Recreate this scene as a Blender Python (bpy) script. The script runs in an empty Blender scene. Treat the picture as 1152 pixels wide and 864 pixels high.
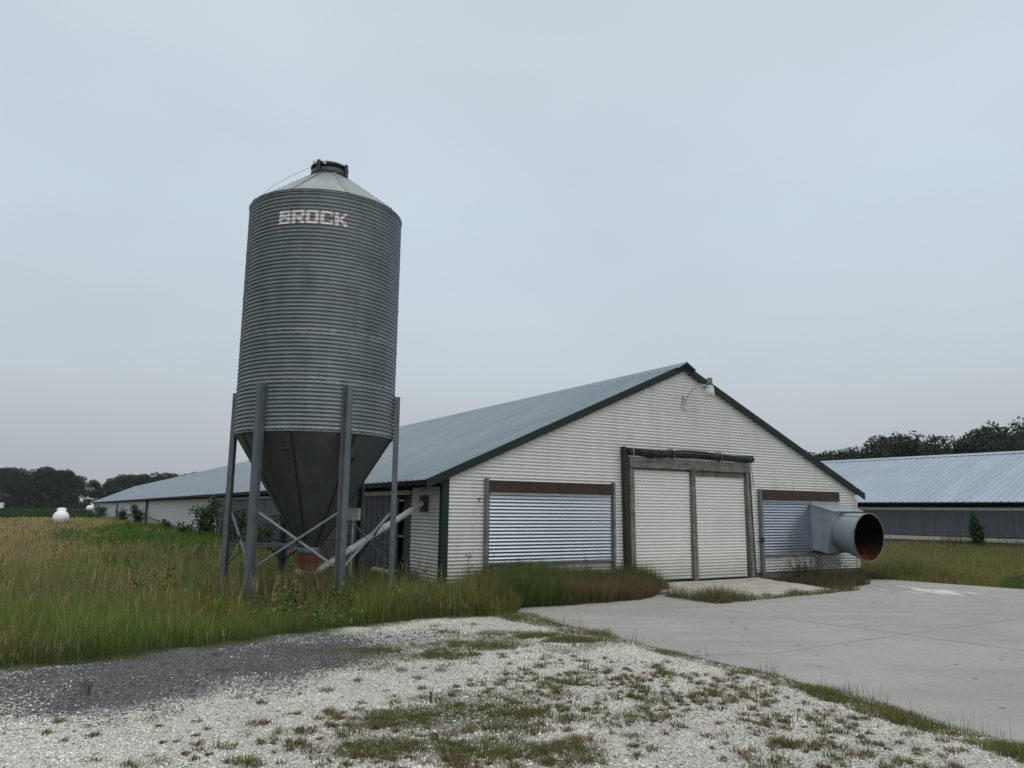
import bpy, math, random
import numpy as np
from mathutils import Vector, Matrix
random.seed(7); RNG = np.random.default_rng(11)
S = bpy.context.scene; COL = S.collection
R = math.radians; PI = math.pi

# ------------------------------------------------------------------ camera
F_PX, PITCH, ROLL, EYE = 847.75, .1657, .0109, 1.6
cp, sp, cr, sr = math.cos(PITCH), math.sin(PITCH), math.cos(ROLL), math.sin(ROLL)
FWD = Vector((0, cp, sp)); _U = Vector((0, -sp, cp)); _R = Vector((1, 0, 0))
RGT = cr*_R + sr*_U; UPV = -sr*_R + cr*_U
cd = bpy.data.cameras.new('camera'); cam = bpy.data.objects.new('camera', cd); COL.objects.link(cam)
cd.sensor_width = 36; cd.lens = 36*F_PX/1152; cd.clip_start = .05; cd.clip_end = 6000
cam.matrix_world = Matrix(((RGT.x, UPV.x, -FWD.x, 0), (RGT.y, UPV.y, -FWD.y, 0), (RGT.z, UPV.z, -FWD.z, EYE), (0, 0, 0, 1)))
S.camera = cam

def ray(x, y): return FWD + (x-576)/F_PX*RGT - (y-432)/F_PX*UPV
def ground(x, y, z=0.):                       # survey: where a sight line meets height z
    d = ray(x, y); t = (z-EYE)/d.z
    return (d.x*t, d.y*t)
def column(px, depth): d = ray(px, 575); return (d.x/d.y*depth, depth)
def ztop(y, x, depth): d = ray(x, y); return EYE + d.z/d.y*depth

# ------------------------------------------------------------------ helpers
def tag(o, label=None, cat=None, group=None, kind=None):
    if label: o['label'] = label
    if cat: o['category'] = cat
    if group: o['group'] = group
    if kind: o['kind'] = kind
    return o
def empty(name, loc, rz=0, **k):
    o = bpy.data.objects.new(name, None); COL.objects.link(o); o.location = loc; o.rotation_euler.z = rz
    o.empty_display_size = .2
    return tag(o, **k)

class MB:
    def __init__(s): s.v = []; s.f = []; s.sm = []
    def add(s, vs, fs, smooth=False):
        n = len(s.v); s.v += [tuple(p) for p in vs]; s.f += [tuple(i+n for i in f) for f in fs]; s.sm += [smooth]*len(fs); return s
    def box(s, x0, x1, y0, y1, z0, z1):
        vs = [(x, y, z) for z in (z0, z1) for y in (y0, y1) for x in (x0, x1)]
        return s.add(vs, [(0,2,3,1),(4,5,7,6),(0,1,5,4),(2,6,7,3),(0,4,6,2),(1,3,7,5)])
    def hexa(s, b, t):                           # 4 bottom pts, 4 top pts (counter clockwise)
        return s.add(list(b)+list(t), [(3,2,1,0),(4,5,6,7),(0,1,5,4),(1,2,6,5),(2,3,7,6),(3,0,4,7)])
    def tube(s, pts, r, seg=10, caps=True, smooth=True):
        pts = [Vector(p) for p in pts]; rr = r if isinstance(r, (list, tuple)) else [r]*len(pts)
        rings = []
        for i, p in enumerate(pts):
            a = pts[max(i-1, 0)]; b = pts[min(i+1, len(pts)-1)]; t = (b-a).normalized()
            ref = Vector((0, 0, 1)) if abs(t.z) < .95 else Vector((1, 0, 0))
            x = t.cross(ref).normalized(); y = t.cross(x)
            rings.append([p + rr[i]*(math.cos(2*PI*k/seg)*x + math.sin(2*PI*k/seg)*y) for k in range(seg)])
        vs = [q for g in rings for q in g]; n = len(pts)
        fs = [(i*seg+k, i*seg+(k+1) % seg, (i+1)*seg+(k+1) % seg, (i+1)*seg+k) for i in range(n-1) for k in range(seg)]
        s.add(vs, fs, smooth)
        if caps: s.add(rings[0], [tuple(range(seg))]); s.add(rings[-1], [tuple(reversed(range(seg)))])
        return s
    def bar(s, a, b, w, d, up=(0, 0, 1)):        # rectangular bar from a to b
        a = Vector(a); b = Vector(b); t = (b-a).normalized(); u = Vector(up)
        x = t.cross(u).normalized()*w/2; y = x.cross(t).normalized()*d/2
        return s.hexa([a-x-y, a+x-y, a+x+y, a-x+y], [b-x-y, b+x-y, b+x+y, b-x+y])
    def lathe(s, prof, seg=64, c=(0, 0), smooth=True, close=False):
        n = len(prof); vs = [(c[0]+r*math.cos(2*PI*k/seg), c[1]+r*math.sin(2*PI*k/seg), z) for r, z in prof for k in range(seg)]
        m = n if close else n-1
        fs = [(i*seg+k, i*seg+(k+1) % seg, ((i+1) % n)*seg+(k+1) % seg, ((i+1) % n)*seg+k) for i in range(m) for k in range(seg)]
        return s.add(vs, fs, smooth)
    def prism(s, poly, axis_from, axis_to):      # poly: list of Vectors offset; swept straight
        a = [Vector(axis_from)+p for p in poly]; b = [Vector(axis_to)+p for p in poly]; n = len(poly)
        return s.add(a+b, [tuple(reversed(range(n))), tuple(range(n, 2*n))]+[(k, (k+1) % n, n+(k+1) % n, n+k) for k in range(n)])
    def build(s, name, mat, parent=None, smooth_angle=None):
        me = bpy.data.meshes.new(name); me.from_pydata(s.v, [], s.f)
        me.polygons.foreach_set('use_smooth', s.sm); me.materials.append(mat); me.update()
        o = bpy.data.objects.new(name, me); COL.objects.link(o)
        if parent: o.parent = parent
        return o
def np_mesh(name, V, Fq, mat, cols=None, parent=None, smooth=False, attrs=None):
    """V (n,3); Fq list of (m,k) int arrays"""
    me = bpy.data.meshes.new(name)
    V = np.asarray(V, np.float32); me.vertices.add(len(V)); me.vertices.foreach_set('co', V.ravel())
    Fq = Fq if isinstance(Fq, list) else [Fq]
    loops = np.concatenate([f.ravel() for f in Fq]).astype(np.int32)
    tot = np.concatenate([np.full(len(f), f.shape[1], np.int32) for f in Fq])
    me.loops.add(len(loops)); me.loops.foreach_set('vertex_index', loops)
    me.polygons.add(len(tot)); me.polygons.foreach_set('loop_start', (np.cumsum(tot)-tot).astype(np.int32))
    me.polygons.foreach_set('loop_total', tot)
    if smooth: me.polygons.foreach_set('use_smooth', np.ones(len(tot), bool))
    if cols is not None:
        a = me.attributes.new('tint', 'FLOAT_COLOR', 'POINT')
        c4 = np.ones((len(V), 4), np.float32); c4[:, :3] = cols; a.data.foreach_set('color', c4.ravel())
    for k, arr in (attrs or {}).items():
        a = me.attributes.new(k, 'FLOAT', 'POINT'); a.data.foreach_set('value', np.asarray(arr, np.float32))
    me.materials.append(mat); me.update(); me.validate()
    o = bpy.data.objects.new(name, me); COL.objects.link(o)
    if parent: o.parent = parent
    return o

# ------------------------------------------------------------------ materials
class NT:
    def __init__(s, name):
        s.m = bpy.data.materials.new(name); s.m.use_nodes = True; s.t = s.m.node_tree; s.N = s.t.nodes; s.L = s.t.links
        s.p = s.N['Principled BSDF']; s.co = None
    def n(s, t, **k):
        nd = s.N.new(t)
        for a, b in k.items(): setattr(nd, a, b)
        return nd
    def coord(s):
        if not s.co: s.co = s.n('ShaderNodeTexCoord')
        return s.co.outputs['Object']
    def world(s): return s.n('ShaderNodeNewGeometry').outputs['Position']
    def put(s, sock, v):
        if isinstance(v, bpy.types.NodeSocket): s.L.new(v, sock)
        elif isinstance(v, (tuple, list)): sock.default_value = (*v, 1) if len(v) == 3 and len(sock.default_value) == 4 else v
        else: sock.default_value = v
    def scale(s, v, sc):
        m = s.n('ShaderNodeMapping'); s.L.new(v, m.inputs['Vector']); m.inputs['Scale'].default_value = sc; return m.outputs[0]
    def noise(s, sc=5, det=4, rough=.55, v=None, col=False, dist=0):
        t = s.n('ShaderNodeTexNoise'); s.L.new(v or s.coord(), t.inputs['Vector'])
        t.inputs['Scale'].default_value = sc; t.inputs['Detail'].default_value = det; t.inputs['Roughness'].default_value = rough
        t.inputs['Distortion'].default_value = dist
        return t.outputs[1 if col else 0]
    def voro(s, sc, v=None, out='Distance', feature='F1'):
        t = s.n('ShaderNodeTexVoronoi', feature=feature); s.L.new(v or s.coord(), t.inputs['Vector']); t.inputs['Scale'].default_value = sc
        return t.outputs[out]
    def ramp(s, fac, stops, interp='LINEAR'):
        r = s.n('ShaderNodeValToRGB'); r.color_ramp.interpolation = interp; e = r.color_ramp.elements
        while len(e) < len(stops): e.new(.5)
        for q, (p, c) in zip(e, stops):
            q.position = p; q.color = (*c, 1) if isinstance(c, (tuple, list)) else (c, c, c, 1)
        s.L.new(fac, r.inputs[0]); return r.outputs[0]
    def mix(s, fac, a, b, mode='MIX'):
        m = s.n('ShaderNodeMix', data_type='RGBA', blend_type=mode)
        s.put(m.inputs[0], fac); s.put(m.inputs[6], a); s.put(m.inputs[7], b); return m.outputs[2]
    def math(s, op, a, b=0., clamp=False):
        m = s.n('ShaderNodeMath', operation=op, use_clamp=clamp); s.put(m.inputs[0], a); s.put(m.inputs[1], b); return m.outputs[0]
    def bump(s, h, dist=.01, st=1., normal=None):
        b = s.n('ShaderNodeBump'); s.L.new(h, b.inputs['Height']); b.inputs['Distance'].default_value = dist; b.inputs['Strength'].default_value = st
        if normal: s.L.new(normal, b.inputs['Normal'])
        return b.outputs[0]
    def done(s, color=None, rough=.6, metal=0., normal=None, spec=None):
        if color is not None: s.put(s.p.inputs['Base Color'], color)
        s.put(s.p.inputs['Roughness'], rough); s.put(s.p.inputs['Metallic'], metal)
        if normal: s.L.new(normal, s.p.inputs['Normal'])
        if spec is not None: s.p.inputs['Specular IOR Level'].default_value = spec
        return s.m
def simple(name, col, rough=.6, metal=0., var=.25, sc=6, bump=0.):
    t = NT(name); n = t.noise(sc, 5)
    c = t.mix(t.ramp(n, [(.3, 0), (.7, 1)]), tuple(x*(1-var) for x in col), tuple(min(1, x*(1+var)) for x in col))
    return t.done(c, rough, metal, t.bump(t.noise(sc*6, 3), bump) if bump else None)

def m_siding(name, base, metal=0., rough=.5, dirt=(.20, .18, .14), streak=.5):
    t = NT(name); co = t.coord()
    big = t.noise(.9, 4); fine = t.noise(30, 3)
    vert = t.noise(1., 4, v=t.scale(co, (5, 5, .35)))
    m = t.ramp(t.math('MULTIPLY', vert, big), [(.22, 0), (.48, 1)])
    c = t.mix(t.math('MULTIPLY', m, streak), base, dirt)
    c = t.mix(.18, c, t.ramp(fine, [(.3, .25), (.7, 1)]), 'MULTIPLY')
    sx_ = t.n('ShaderNodeSeparateXYZ'); t.L.new(co, sx_.inputs[0])
    cell = t.n('ShaderNodeCombineXYZ')
    for i_, q_ in ((0, 3.05), (1, 3.05), (2, .66)): t.L.new(t.math('FLOOR', t.math('DIVIDE', sx_.outputs[i_], q_)), cell.inputs[i_])
    wn_ = t.n('ShaderNodeTexWhiteNoise', noise_dimensions='3D'); t.L.new(cell.outputs[0], wn_.inputs[0])
    c = t.mix(.04, c, t.ramp(wn_.outputs[0], [(0, .5), (1, 1)]), 'MULTIPLY')
    # rust specks
    c = t.mix(t.ramp(t.noise(14, 2), [(.70, 0), (.76, .5)]), c, (.16, .08, .04))
    # mud splash near the bottom edge
    z = t.n('ShaderNodeSeparateXYZ'); t.L.new(co, z.inputs[0])
    low = t.math('MULTIPLY', t.ramp(t.math('ADD', z.outputs[2], t.math('MULTIPLY', t.noise(3, 3), .5)), [(.35, 1), (.95, 0)]), .45)
    c = t.mix(low, c, (.22, .19, .13))
    return t.done(c, rough, metal, t.bump(t.noise(2.2, 2), .006, .6))
M = {}
M['siding'] = m_siding('white_painted_steel', (.74, .745, .71), streak=.2)
M['door'] = m_siding('door_painted_steel', (.75, .755, .715), streak=.16)
M['shutter'] = m_siding('bare_galvanised_steel', (.60, .64, .70), metal=1., rough=.27, dirt=(.36, .38, .42), streak=.2)
def m_galv(name, c0, c1, metal=.55, rough=.42, sc=3., seams=None):
    t = NT(name); co = t.coord()
    n = t.noise(sc, 5); st = t.noise(1, 4, v=t.scale(co, (6, 6, .5)))
    sp_ = t.voro(38, out='Color')
    c = t.mix(t.ramp(n, [(.3, 0), (.7, 1)]), c0, c1)
    c = t.mix(.25, c, t.ramp(st, [(.35, .45), (.65, 1)]), 'MULTIPLY')
    c = t.mix(.07, c, sp_, 'OVERLAY')
    if seams:
        z = t.n('ShaderNodeSeparateXYZ'); t.L.new(co, z.inputs[0]); acc = None
        for s0 in seams:
            d = t.math('ABSOLUTE', t.math('SUBTRACT', z.outputs[2], s0))
            k = t.ramp(d, [(0, 1), (.075, 0)])
            acc = k if acc is None else t.math('MAXIMUM', acc, k)
        k = t.math('MULTIPLY', acc, t.ramp(t.noise(16, 4, v=t.scale(co, (1, 1, 3))), [(.48, 0), (.66, .7)]))
        c = t.mix(k, c, (.60, .58, .58))
    return t.done(c, t.ramp(n, [(.2, rough-.06), (.8, rough+.1)]), metal)
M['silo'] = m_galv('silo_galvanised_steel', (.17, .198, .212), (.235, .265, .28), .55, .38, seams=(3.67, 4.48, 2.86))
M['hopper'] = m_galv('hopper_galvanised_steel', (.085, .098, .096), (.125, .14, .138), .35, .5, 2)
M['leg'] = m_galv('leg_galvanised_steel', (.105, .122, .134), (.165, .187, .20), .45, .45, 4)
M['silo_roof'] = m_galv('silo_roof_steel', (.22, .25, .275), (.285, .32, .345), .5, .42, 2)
M['cap'] = simple('dark_cap_plastic', (.035, .042, .045), .5)
M['bolt'] = simple('bolt_steel', (.10, .11, .12), .5, .5)
def m_roof(name, c0, c1, rough=.38):
    t = NT(name); co = t.coord()
    sh = t.n('ShaderNodeSeparateXYZ'); t.L.new(co, sh.inputs[0])
    sheet = t.n('ShaderNodeTexWhiteNoise', noise_dimensions='1D'); t.L.new(t.math('FLOOR', t.math('DIVIDE', sh.outputs[1], .9144)), sheet.inputs['W'])
    n = t.noise(1., 5, v=t.scale(co, (.5, 2.2, .5)))
    c = t.mix(t.ramp(n, [(.3, 0), (.7, 1)]), c0, c1)
    c = t.mix(.13, c, t.ramp(sheet.outputs[0], [(0, .35), (1, 1)]), 'MULTIPLY')
    c = t.mix(t.ramp(t.noise(.35, 4), [(.55, 0), (.75, .35)]), c, (.26, .27, .27))
    return t.done(c, rough, .55, t.bump(t.noise(3, 2), .004, .5))
M['roof'] = m_roof('roof_steel', (.165, .212, .258), (.21, .262, .312), .42)
M['roof_far'] = m_roof('roof_far_steel', (.31, .375, .46), (.36, .43, .52), .5)
M['green'] = simple('dark_green_trim', (.005, .017, .012), .75, 0, .2)
def m_wood(name, a, b):
    t = NT(name); co = t.coord()
    g = t.noise(1, 6, .65, v=t.scale(co, (3, 30, 30)), dist=.6)
    g2 = t.noise(1, 6, .65, v=t.scale(co, (40, 40, 2.2)), dist=.6)
    k = t.math('MULTIPLY', g, g2)
    c = t.mix(t.ramp(k, [(.14, 0), (.38, 1)]), a, b)
    c = t.mix(t.ramp(t.noise(4, 4), [(.55, 0), (.72, .8)]), c, (.035, .024, .018))
    return t.done(c, .85, 0, t.bump(k, .01, .7))
M['wood'] = m_wood('weathered_timber', (.065, .06, .053), (.27, .255, .228))
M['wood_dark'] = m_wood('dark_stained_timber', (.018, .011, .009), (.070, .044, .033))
M['post_dark'] = simple('dark_post', (.028, .028, .028), .7, 0, .3)
M['frame'] = simple('grey_frame_steel', (.16, .17, .165), .55, .2)
M['tarp'] = simple('black_tarp', (.007, .009, .012), .5, 0, .3, 9)
M['curtain'] = None
def m_curtain(name, a, b, sc=(30, 3, .6)):
    t = NT(name); co = t.coord()
    n = t.noise(1, 4, v=t.scale(co, (9, 9, .5)))
    c = t.mix(t.ramp(n, [(.3, 0), (.7, 1)]), a, b)
    return t.done(c, .55, 0, t.bump(n, .05, .6))
M['curtain'] = m_curtain('black_curtain', (.020, .022, .026), (.040, .043, .048))
M['curtain_grey'] = m_curtain('grey_curtain', (.066, .071, .084), (.105, .112, .13))
M['board'] = simple('weathered_white_board', (.50, .48, .42), .7, 0, .2)
M['foundation'] = simple('block_foundation', (.16, .155, .14), .9, 0, .3, 4)
M['white_wall'] = m_siding('white_side_sheet', (.52, .53, .54), streak=.3)
M['plank'] = m_wood('grey_brown_plank', (.05, .045, .04), (.13, .115, .10))
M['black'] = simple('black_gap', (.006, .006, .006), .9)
M['pvc'] = simple('white_pvc', (.47, .48, .475), .4, 0, .12)
M['pale_grey'] = simple('pale_grey_paint', (.48, .50, .49), .5, 0, .15)
M['red'] = simple('faded_red_boot', (.16, .028, .022), .55, 0, .3)
M['tank'] = simple('white_tank_paint', (.80, .81, .82), .4, 0, .05)
M['lamp_glass'] = simple('frosted_glass', (.62, .64, .63), .35, 0, .08, 20)
M['letter'] = simple('white_lettering', (.72, .68, .69), .5, 0, .22, 14)
M['letter_red'] = simple('faded_red_lettering', (.30, .10, .11), .5, 0, .3, 14)
M['purple'] = simple('purple_paint_mark', (.045, .02, .16), .5)
def m_fan():
    t = NT('fan_grey_fibreglass'); n = t.noise(3, 5); st = t.noise(1, 4, v=t.scale(t.coord(), (5, 5, .6)))
    c = t.mix(t.ramp(n, [(.3, 0), (.7, 1)]), (.235, .285, .32), (.32, .375, .41))
    c = t.mix(.3, c, t.ramp(st, [(.3, .5), (.6, 1)]), 'MULTIPLY')
    c = t.mix(t.ramp(t.noise(9, 4), [(.66, 0), (.74, .5)]), c, (.14, .12, .10))
    return t.done(c, .5, .15)
M['fan'] = m_fan()
def m_rust():
    t = NT('rusty_fan_liner'); n = t.noise(5, 6)
    c = t.mix(t.ramp(n, [(.42, 0), (.66, 1)]), (.003, .002, .002), (.075, .020, .010))
    z = t.n('ShaderNodeSeparateXYZ'); t.L.new(t.coord(), z.inputs[0])
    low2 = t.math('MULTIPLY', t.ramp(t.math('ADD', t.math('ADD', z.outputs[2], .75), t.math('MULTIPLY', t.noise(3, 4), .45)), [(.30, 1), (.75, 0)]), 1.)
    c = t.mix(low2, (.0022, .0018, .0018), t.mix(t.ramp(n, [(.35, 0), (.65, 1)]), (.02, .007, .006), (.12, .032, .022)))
    return t.done(c, .95, 0, t.bump(n, .01), spec=.1)
M['rust'] = m_rust()

def m_leafy(name, trans=.25, rough=.6, attr='tint', gloss=.25):
    t = NT(name); a = t.n('ShaderNodeAttribute', attribute_name=attr)
    t.done(a.outputs['Color'], rough, 0, spec=gloss)
    tr = t.n('ShaderNodeBsdfTranslucent'); t.L.new(a.outputs['Color'], tr.inputs[0])
    mx = t.n('ShaderNodeMixShader'); mx.inputs[0].default_value = trans
    t.L.new(t.p.outputs[0], mx.inputs[1]); t.L.new(tr.outputs[0], mx.inputs[2])
    t.L.new(mx.outputs[0], t.N['Material Output'].inputs[0]); return t.m
M['grass'] = m_leafy('grass_blades', .3)
M['leaf'] = m_leafy('leaves', .22, .55)
M['stem'] = simple('plant_stem', (.10, .085, .05), .8)
M['stem_dark'] = simple('dry_dark_stem', (.045, .033, .028), .9)
M['bark'] = simple('bark', (.07, .058, .048), .95, 0, .35, 8, .02)

def m_ground():
    t = NT('ground_soil'); w = t.world()
    n = t.noise(.25, 5, v=w); f = t.noise(6, 5, v=w)
    c = t.mix(t.ramp(n, [(.35, 0), (.65, 1)]), (.045, .055, .020), (.10, .085, .042))
    c = t.mix(t.ramp(f, [(.35, 0), (.7, .6)]), c, (.035, .032, .018))
    return t.done(c, .95, 0, t.bump(f, .05))
M['ground'] = m_ground()
def m_gravel():
    t = NT('crushed_stone'); w = t.world()
    cell = t.voro(62, v=w, out='Color'); d = t.voro(62, v=w); cell2 = t.voro(120, v=w, out='Color'); d2 = t.voro(120, v=w)
    g = t.n('ShaderNodeSeparateColor'); t.L.new(cell, g.inputs[0])
    g2 = t.n('ShaderNodeSeparateColor'); t.L.new(cell2, g2.inputs[0])
    mixd = t.math('ADD', t.math('MULTIPLY', g.outputs[0], .6), t.math('MULTIPLY', g2.outputs[0], .4))
    white = t.ramp(mixd, [(.10, (.12, .115, .10)), (.28, (.40, .39, .355)), (.55, (.58, .57, .53)), (.9, (.72, .71, .67))])
    dark = t.ramp(mixd, [(.1, (.035, .037, .042)), (.55, (.085, .088, .097)), (.86, (.17, .173, .18)), (.95, (.5, .5, .49))])
    a = t.n('ShaderNodeAttribute', attribute_name='dark'); b = t.n('ShaderNodeAttribute', attribute_name='soil')
    fn = t.noise(5, 6, .7, v=w)
    kd = t.ramp(t.math('ADD', a.outputs['Fac'], t.math('MULTIPLY', t.math('SUBTRACT', fn, .5), .9)), [(.42, 0), (.62, 1)])
    ks = t.ramp(t.math('ADD', b.outputs['Fac'], t.math('MULTIPLY', t.math('SUBTRACT', fn, .5), 1.)), [(.45, 0), (.75, .85)])
    c = t.mix(kd, white, dark)
    c = t.mix(ks, c, t.mix(t.ramp(g2.outputs[1], [(.3, 0), (.8, 1)]), (.055, .05, .032), (.17, .16, .12)))
    c = t.mix(t.ramp(t.noise(.9, 4, v=w), [(.4, 0), (.75, .35)]), c, (.30, .29, .255))
    h = t.math('ADD', d, t.math('MULTIPLY', d2, .5))
    return t.done(c, .95, 0, t.bump(h, -.012, 1.))
M['gravel'] = m_gravel()
def m_stone():
    t = NT('loose_stones'); a = t.n('ShaderNodeAttribute', attribute_name='tint')
    return t.done(a.outputs['Color'], .9, 0)
M['stone'] = m_stone()
def m_concrete():
    t = NT('worn_concrete'); w = t.world()
    n = t.noise(.5, 6, .6, v=w); f = t.noise(22, 5, .65, v=w); sp_ = t.noise(120, 2, v=w); st = t.noise(1, 5, .6, v=t.scale(w, (.35, 1.6, 1)))
    c = t.mix(t.ramp(n, [(.3, 0), (.7, 1)]), (.285, .281, .272), (.36, .355, .345))
    c = t.mix(.35, c, t.ramp(f, [(.3, .55), (.65, 1)]), 'MULTIPLY')
    c = t.mix(.3, c, t.ramp(sp_, [(.28, .2), (.5, 1)]), 'MULTIPLY')
    c = t.mix(t.ramp(t.noise(1.7, 5, .7, v=w), [(.52, 0), (.7, .45)]), c, (.21, .208, .2))
    c = t.mix(t.ramp(st, [(.45, 0), (.72, .6)]), c, (.205, .205, .20))
    c = t.mix(t.ramp(t.noise(9, 2, v=w), [(.72, 0), (.75, .75)]), c, (.10, .095, .085))       # dropped crumbs
    dv = t.voro(4.5, v=w); dc = t.n('ShaderNodeSeparateColor'); t.L.new(t.voro(4.5, v=w, out='Color'), dc.inputs[0])
    dot = t.math('MULTIPLY', t.ramp(dv, [(.10, 1), (.15, 0)]), t.ramp(dc.outputs[0], [(.62, 0), (.66, .85)]))
    c = t.mix(dot, c, (.06, .056, .05))
    dv2 = t.voro(17, v=w); c = t.mix(t.math('MULTIPLY', t.ramp(dv2, [(.10, 1), (.2, 0)]), .35), c, (.42, .41, .39))
    # old lime spill near the far edge
    s0 = t.n('ShaderNodeVectorMath', operation='DISTANCE'); t.L.new(t.scale(w, (1, 1, 0)), s0.inputs[0]); s0.inputs[1].default_value = (9.05, 16.45, 0)
    near = t.ramp(t.math('DIVIDE', s0.outputs['Value'], 2.6), [(.1, .33), (1, 0)])
    k = t.ramp(t.math('ADD', near, t.math('MULTIPLY', t.noise(1, 5, .65, v=t.scale(w, (3.2, 1.1, 1))), .6)), [(.55, 0), (.70, .8)])
    c = t.mix(k, c, (.68, .68, .66))
    cr_ = t.voro(.33, v=t.mix(.12, w, t.noise(1.2, 3, v=w, col=True), 'ADD'), feature='DISTANCE_TO_EDGE')
    c = t.mix(t.ramp(cr_, [(0, .16), (.003, 0)]), c, (.15, .15, .145))
    return t.done(c, .85, 0, t.bump(f, .006, .8))
M['concrete'] = m_concrete()
M['ramp'] = simple('pale_ramp_concrete', (.36, .345, .30), .9, 0, .2, 3, .004)
M['joint'] = simple('dark_joint', (.235, .23, .225), .95, 0, .3, 9)

# ------------------------------------------------------------------ world and light
W = bpy.data.worlds.new('World'); S.world = W; W.use_nodes = True
wt = W.node_tree; wn = wt.nodes; wl = wt.links
bg = wn['Background']; bg.inputs[1].default_value = .1
sky = wn.new('ShaderNodeTexSky'); sky.sky_type = 'NISHITA'; sky.sun_disc = False
SUN_EL, SUN_AZ = R(58), R(155)                  # azimuth clockwise from +Y
sky.sun_elevation = SUN_EL; sky.sun_rotation = SUN_AZ; sky.air_density = 1.5; sky.dust_density = 6; sky.ozone_density = 1
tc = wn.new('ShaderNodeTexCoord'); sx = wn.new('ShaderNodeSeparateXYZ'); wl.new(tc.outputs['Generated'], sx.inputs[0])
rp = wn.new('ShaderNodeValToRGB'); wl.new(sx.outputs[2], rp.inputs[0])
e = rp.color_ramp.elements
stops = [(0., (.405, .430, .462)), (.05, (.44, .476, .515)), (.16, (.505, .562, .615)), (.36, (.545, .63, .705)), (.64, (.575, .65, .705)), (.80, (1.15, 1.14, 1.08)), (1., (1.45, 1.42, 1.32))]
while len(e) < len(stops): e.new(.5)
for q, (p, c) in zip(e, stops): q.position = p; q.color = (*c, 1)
nz = wn.new('ShaderNodeTexNoise'); nz.inputs['Scale'].default_value = 1.6; nz.inputs['Detail'].default_value = 4
mp = wn.new('ShaderNodeMapping'); mp.inputs['Scale'].default_value = (1, 1, 2.2); wl.new(tc.outputs['Generated'], mp.inputs[0]); wl.new(mp.outputs[0], nz.inputs['Vector'])
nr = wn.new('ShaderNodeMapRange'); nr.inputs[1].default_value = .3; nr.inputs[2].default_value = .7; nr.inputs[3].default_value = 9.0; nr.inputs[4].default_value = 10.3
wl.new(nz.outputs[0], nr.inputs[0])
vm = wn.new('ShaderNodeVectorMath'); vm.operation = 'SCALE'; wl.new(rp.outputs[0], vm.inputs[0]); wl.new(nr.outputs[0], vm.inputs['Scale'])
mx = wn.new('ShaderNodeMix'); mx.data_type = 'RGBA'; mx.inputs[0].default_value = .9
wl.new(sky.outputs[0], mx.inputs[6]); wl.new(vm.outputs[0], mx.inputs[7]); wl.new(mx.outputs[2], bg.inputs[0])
sl = bpy.data.lights.new('sun', 'SUN'); sl.energy = .5; sl.angle = R(75); sl.color = (1, .97, .92)
so = bpy.data.objects.new('sun', sl); COL.objects.link(so)
sd = Vector((math.sin(SUN_AZ)*math.cos(SUN_EL), math.cos(SUN_AZ)*math.cos(SUN_EL), math.sin(SUN_EL)))
so.rotation_euler = sd.to_track_quat('Z', 'Y').to_euler(); so.location = (0, -10, 30)
S.view_settings.view_transform = 'Standard'; S.view_settings.look = 'None'; S.view_settings.exposure = .16; S.view_settings.gamma = 1
S.view_settings.use_curve_mapping = False
S.cycles.max_bounces = 6; S.cycles.diffuse_bounces = 3; S.cycles.glossy_bounces = 3

# ------------------------------------------------------------------ layout polygons (world XY)
TH = .5403; CX, CY = -1.2587, 14.1633
gv = np.array([math.cos(TH), math.sin(TH)]); nv = np.array([-math.sin(TH), math.cos(TH)])
def wall(u, v): return (CX+u*gv[0]+v*nv[0], CY+u*gv[1]+v*nv[1])
def to_uv(P): d = P-np.array([CX, CY]); return d@gv, d@nv
EDGE = [(-14, -2.2), (-9., 3.6), (-6.6, 6.2), (-4.9, 7.62), (-4.16, 8.27), (-3.38, 8.95), (-2.49, 9.97), (-1.89, 10.75), (-.96, 11.51), (-.33, 11.95), (.10, 12.25)]
CONC = [(.12, 12.45), (.2, 13.1), (.5, 13.75), (1.0, 14.25), (1.6, 14.75), (2.2, 15.5), (2.75, 16.35), (3.2, 17.0), (7.8, 18.6), (9.2, 19.4), (11.3, 17.1), (14.5, 13.4), (20, 6.5), (26, -4), (7.3, -4), (3.62, 5.5), (2.66, 7.95), (1.95, 9.05), (1.32, 10.2), (.86, 11.0)]
def inpoly(P, poly):
    x, y = P[:, 0], P[:, 1]; ins = np.zeros(len(P), bool); j = len(poly)-1
    for i in range(len(poly)):
        xi, yi = poly[i]; xj, yj = poly[j]
        c = ((yi > y) != (yj > y)) & (x < (xj-xi)*(y-yi)/((yj-yi) or 1e-9)+xi); ins ^= c; j = i
    return ins
def dist_to(P, line):
    best = np.full(len(P), 1e9)
    for (a, b) in zip(line[:-1], line[1:]):
        a = np.array(a); b = np.array(b); d = b-a; t = np.clip(((P-a)@d)/(d@d), 0, 1)
        best = np.minimum(best, np.linalg.norm(P-(a+t[:, None]*d), axis=1))
    return best
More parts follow.
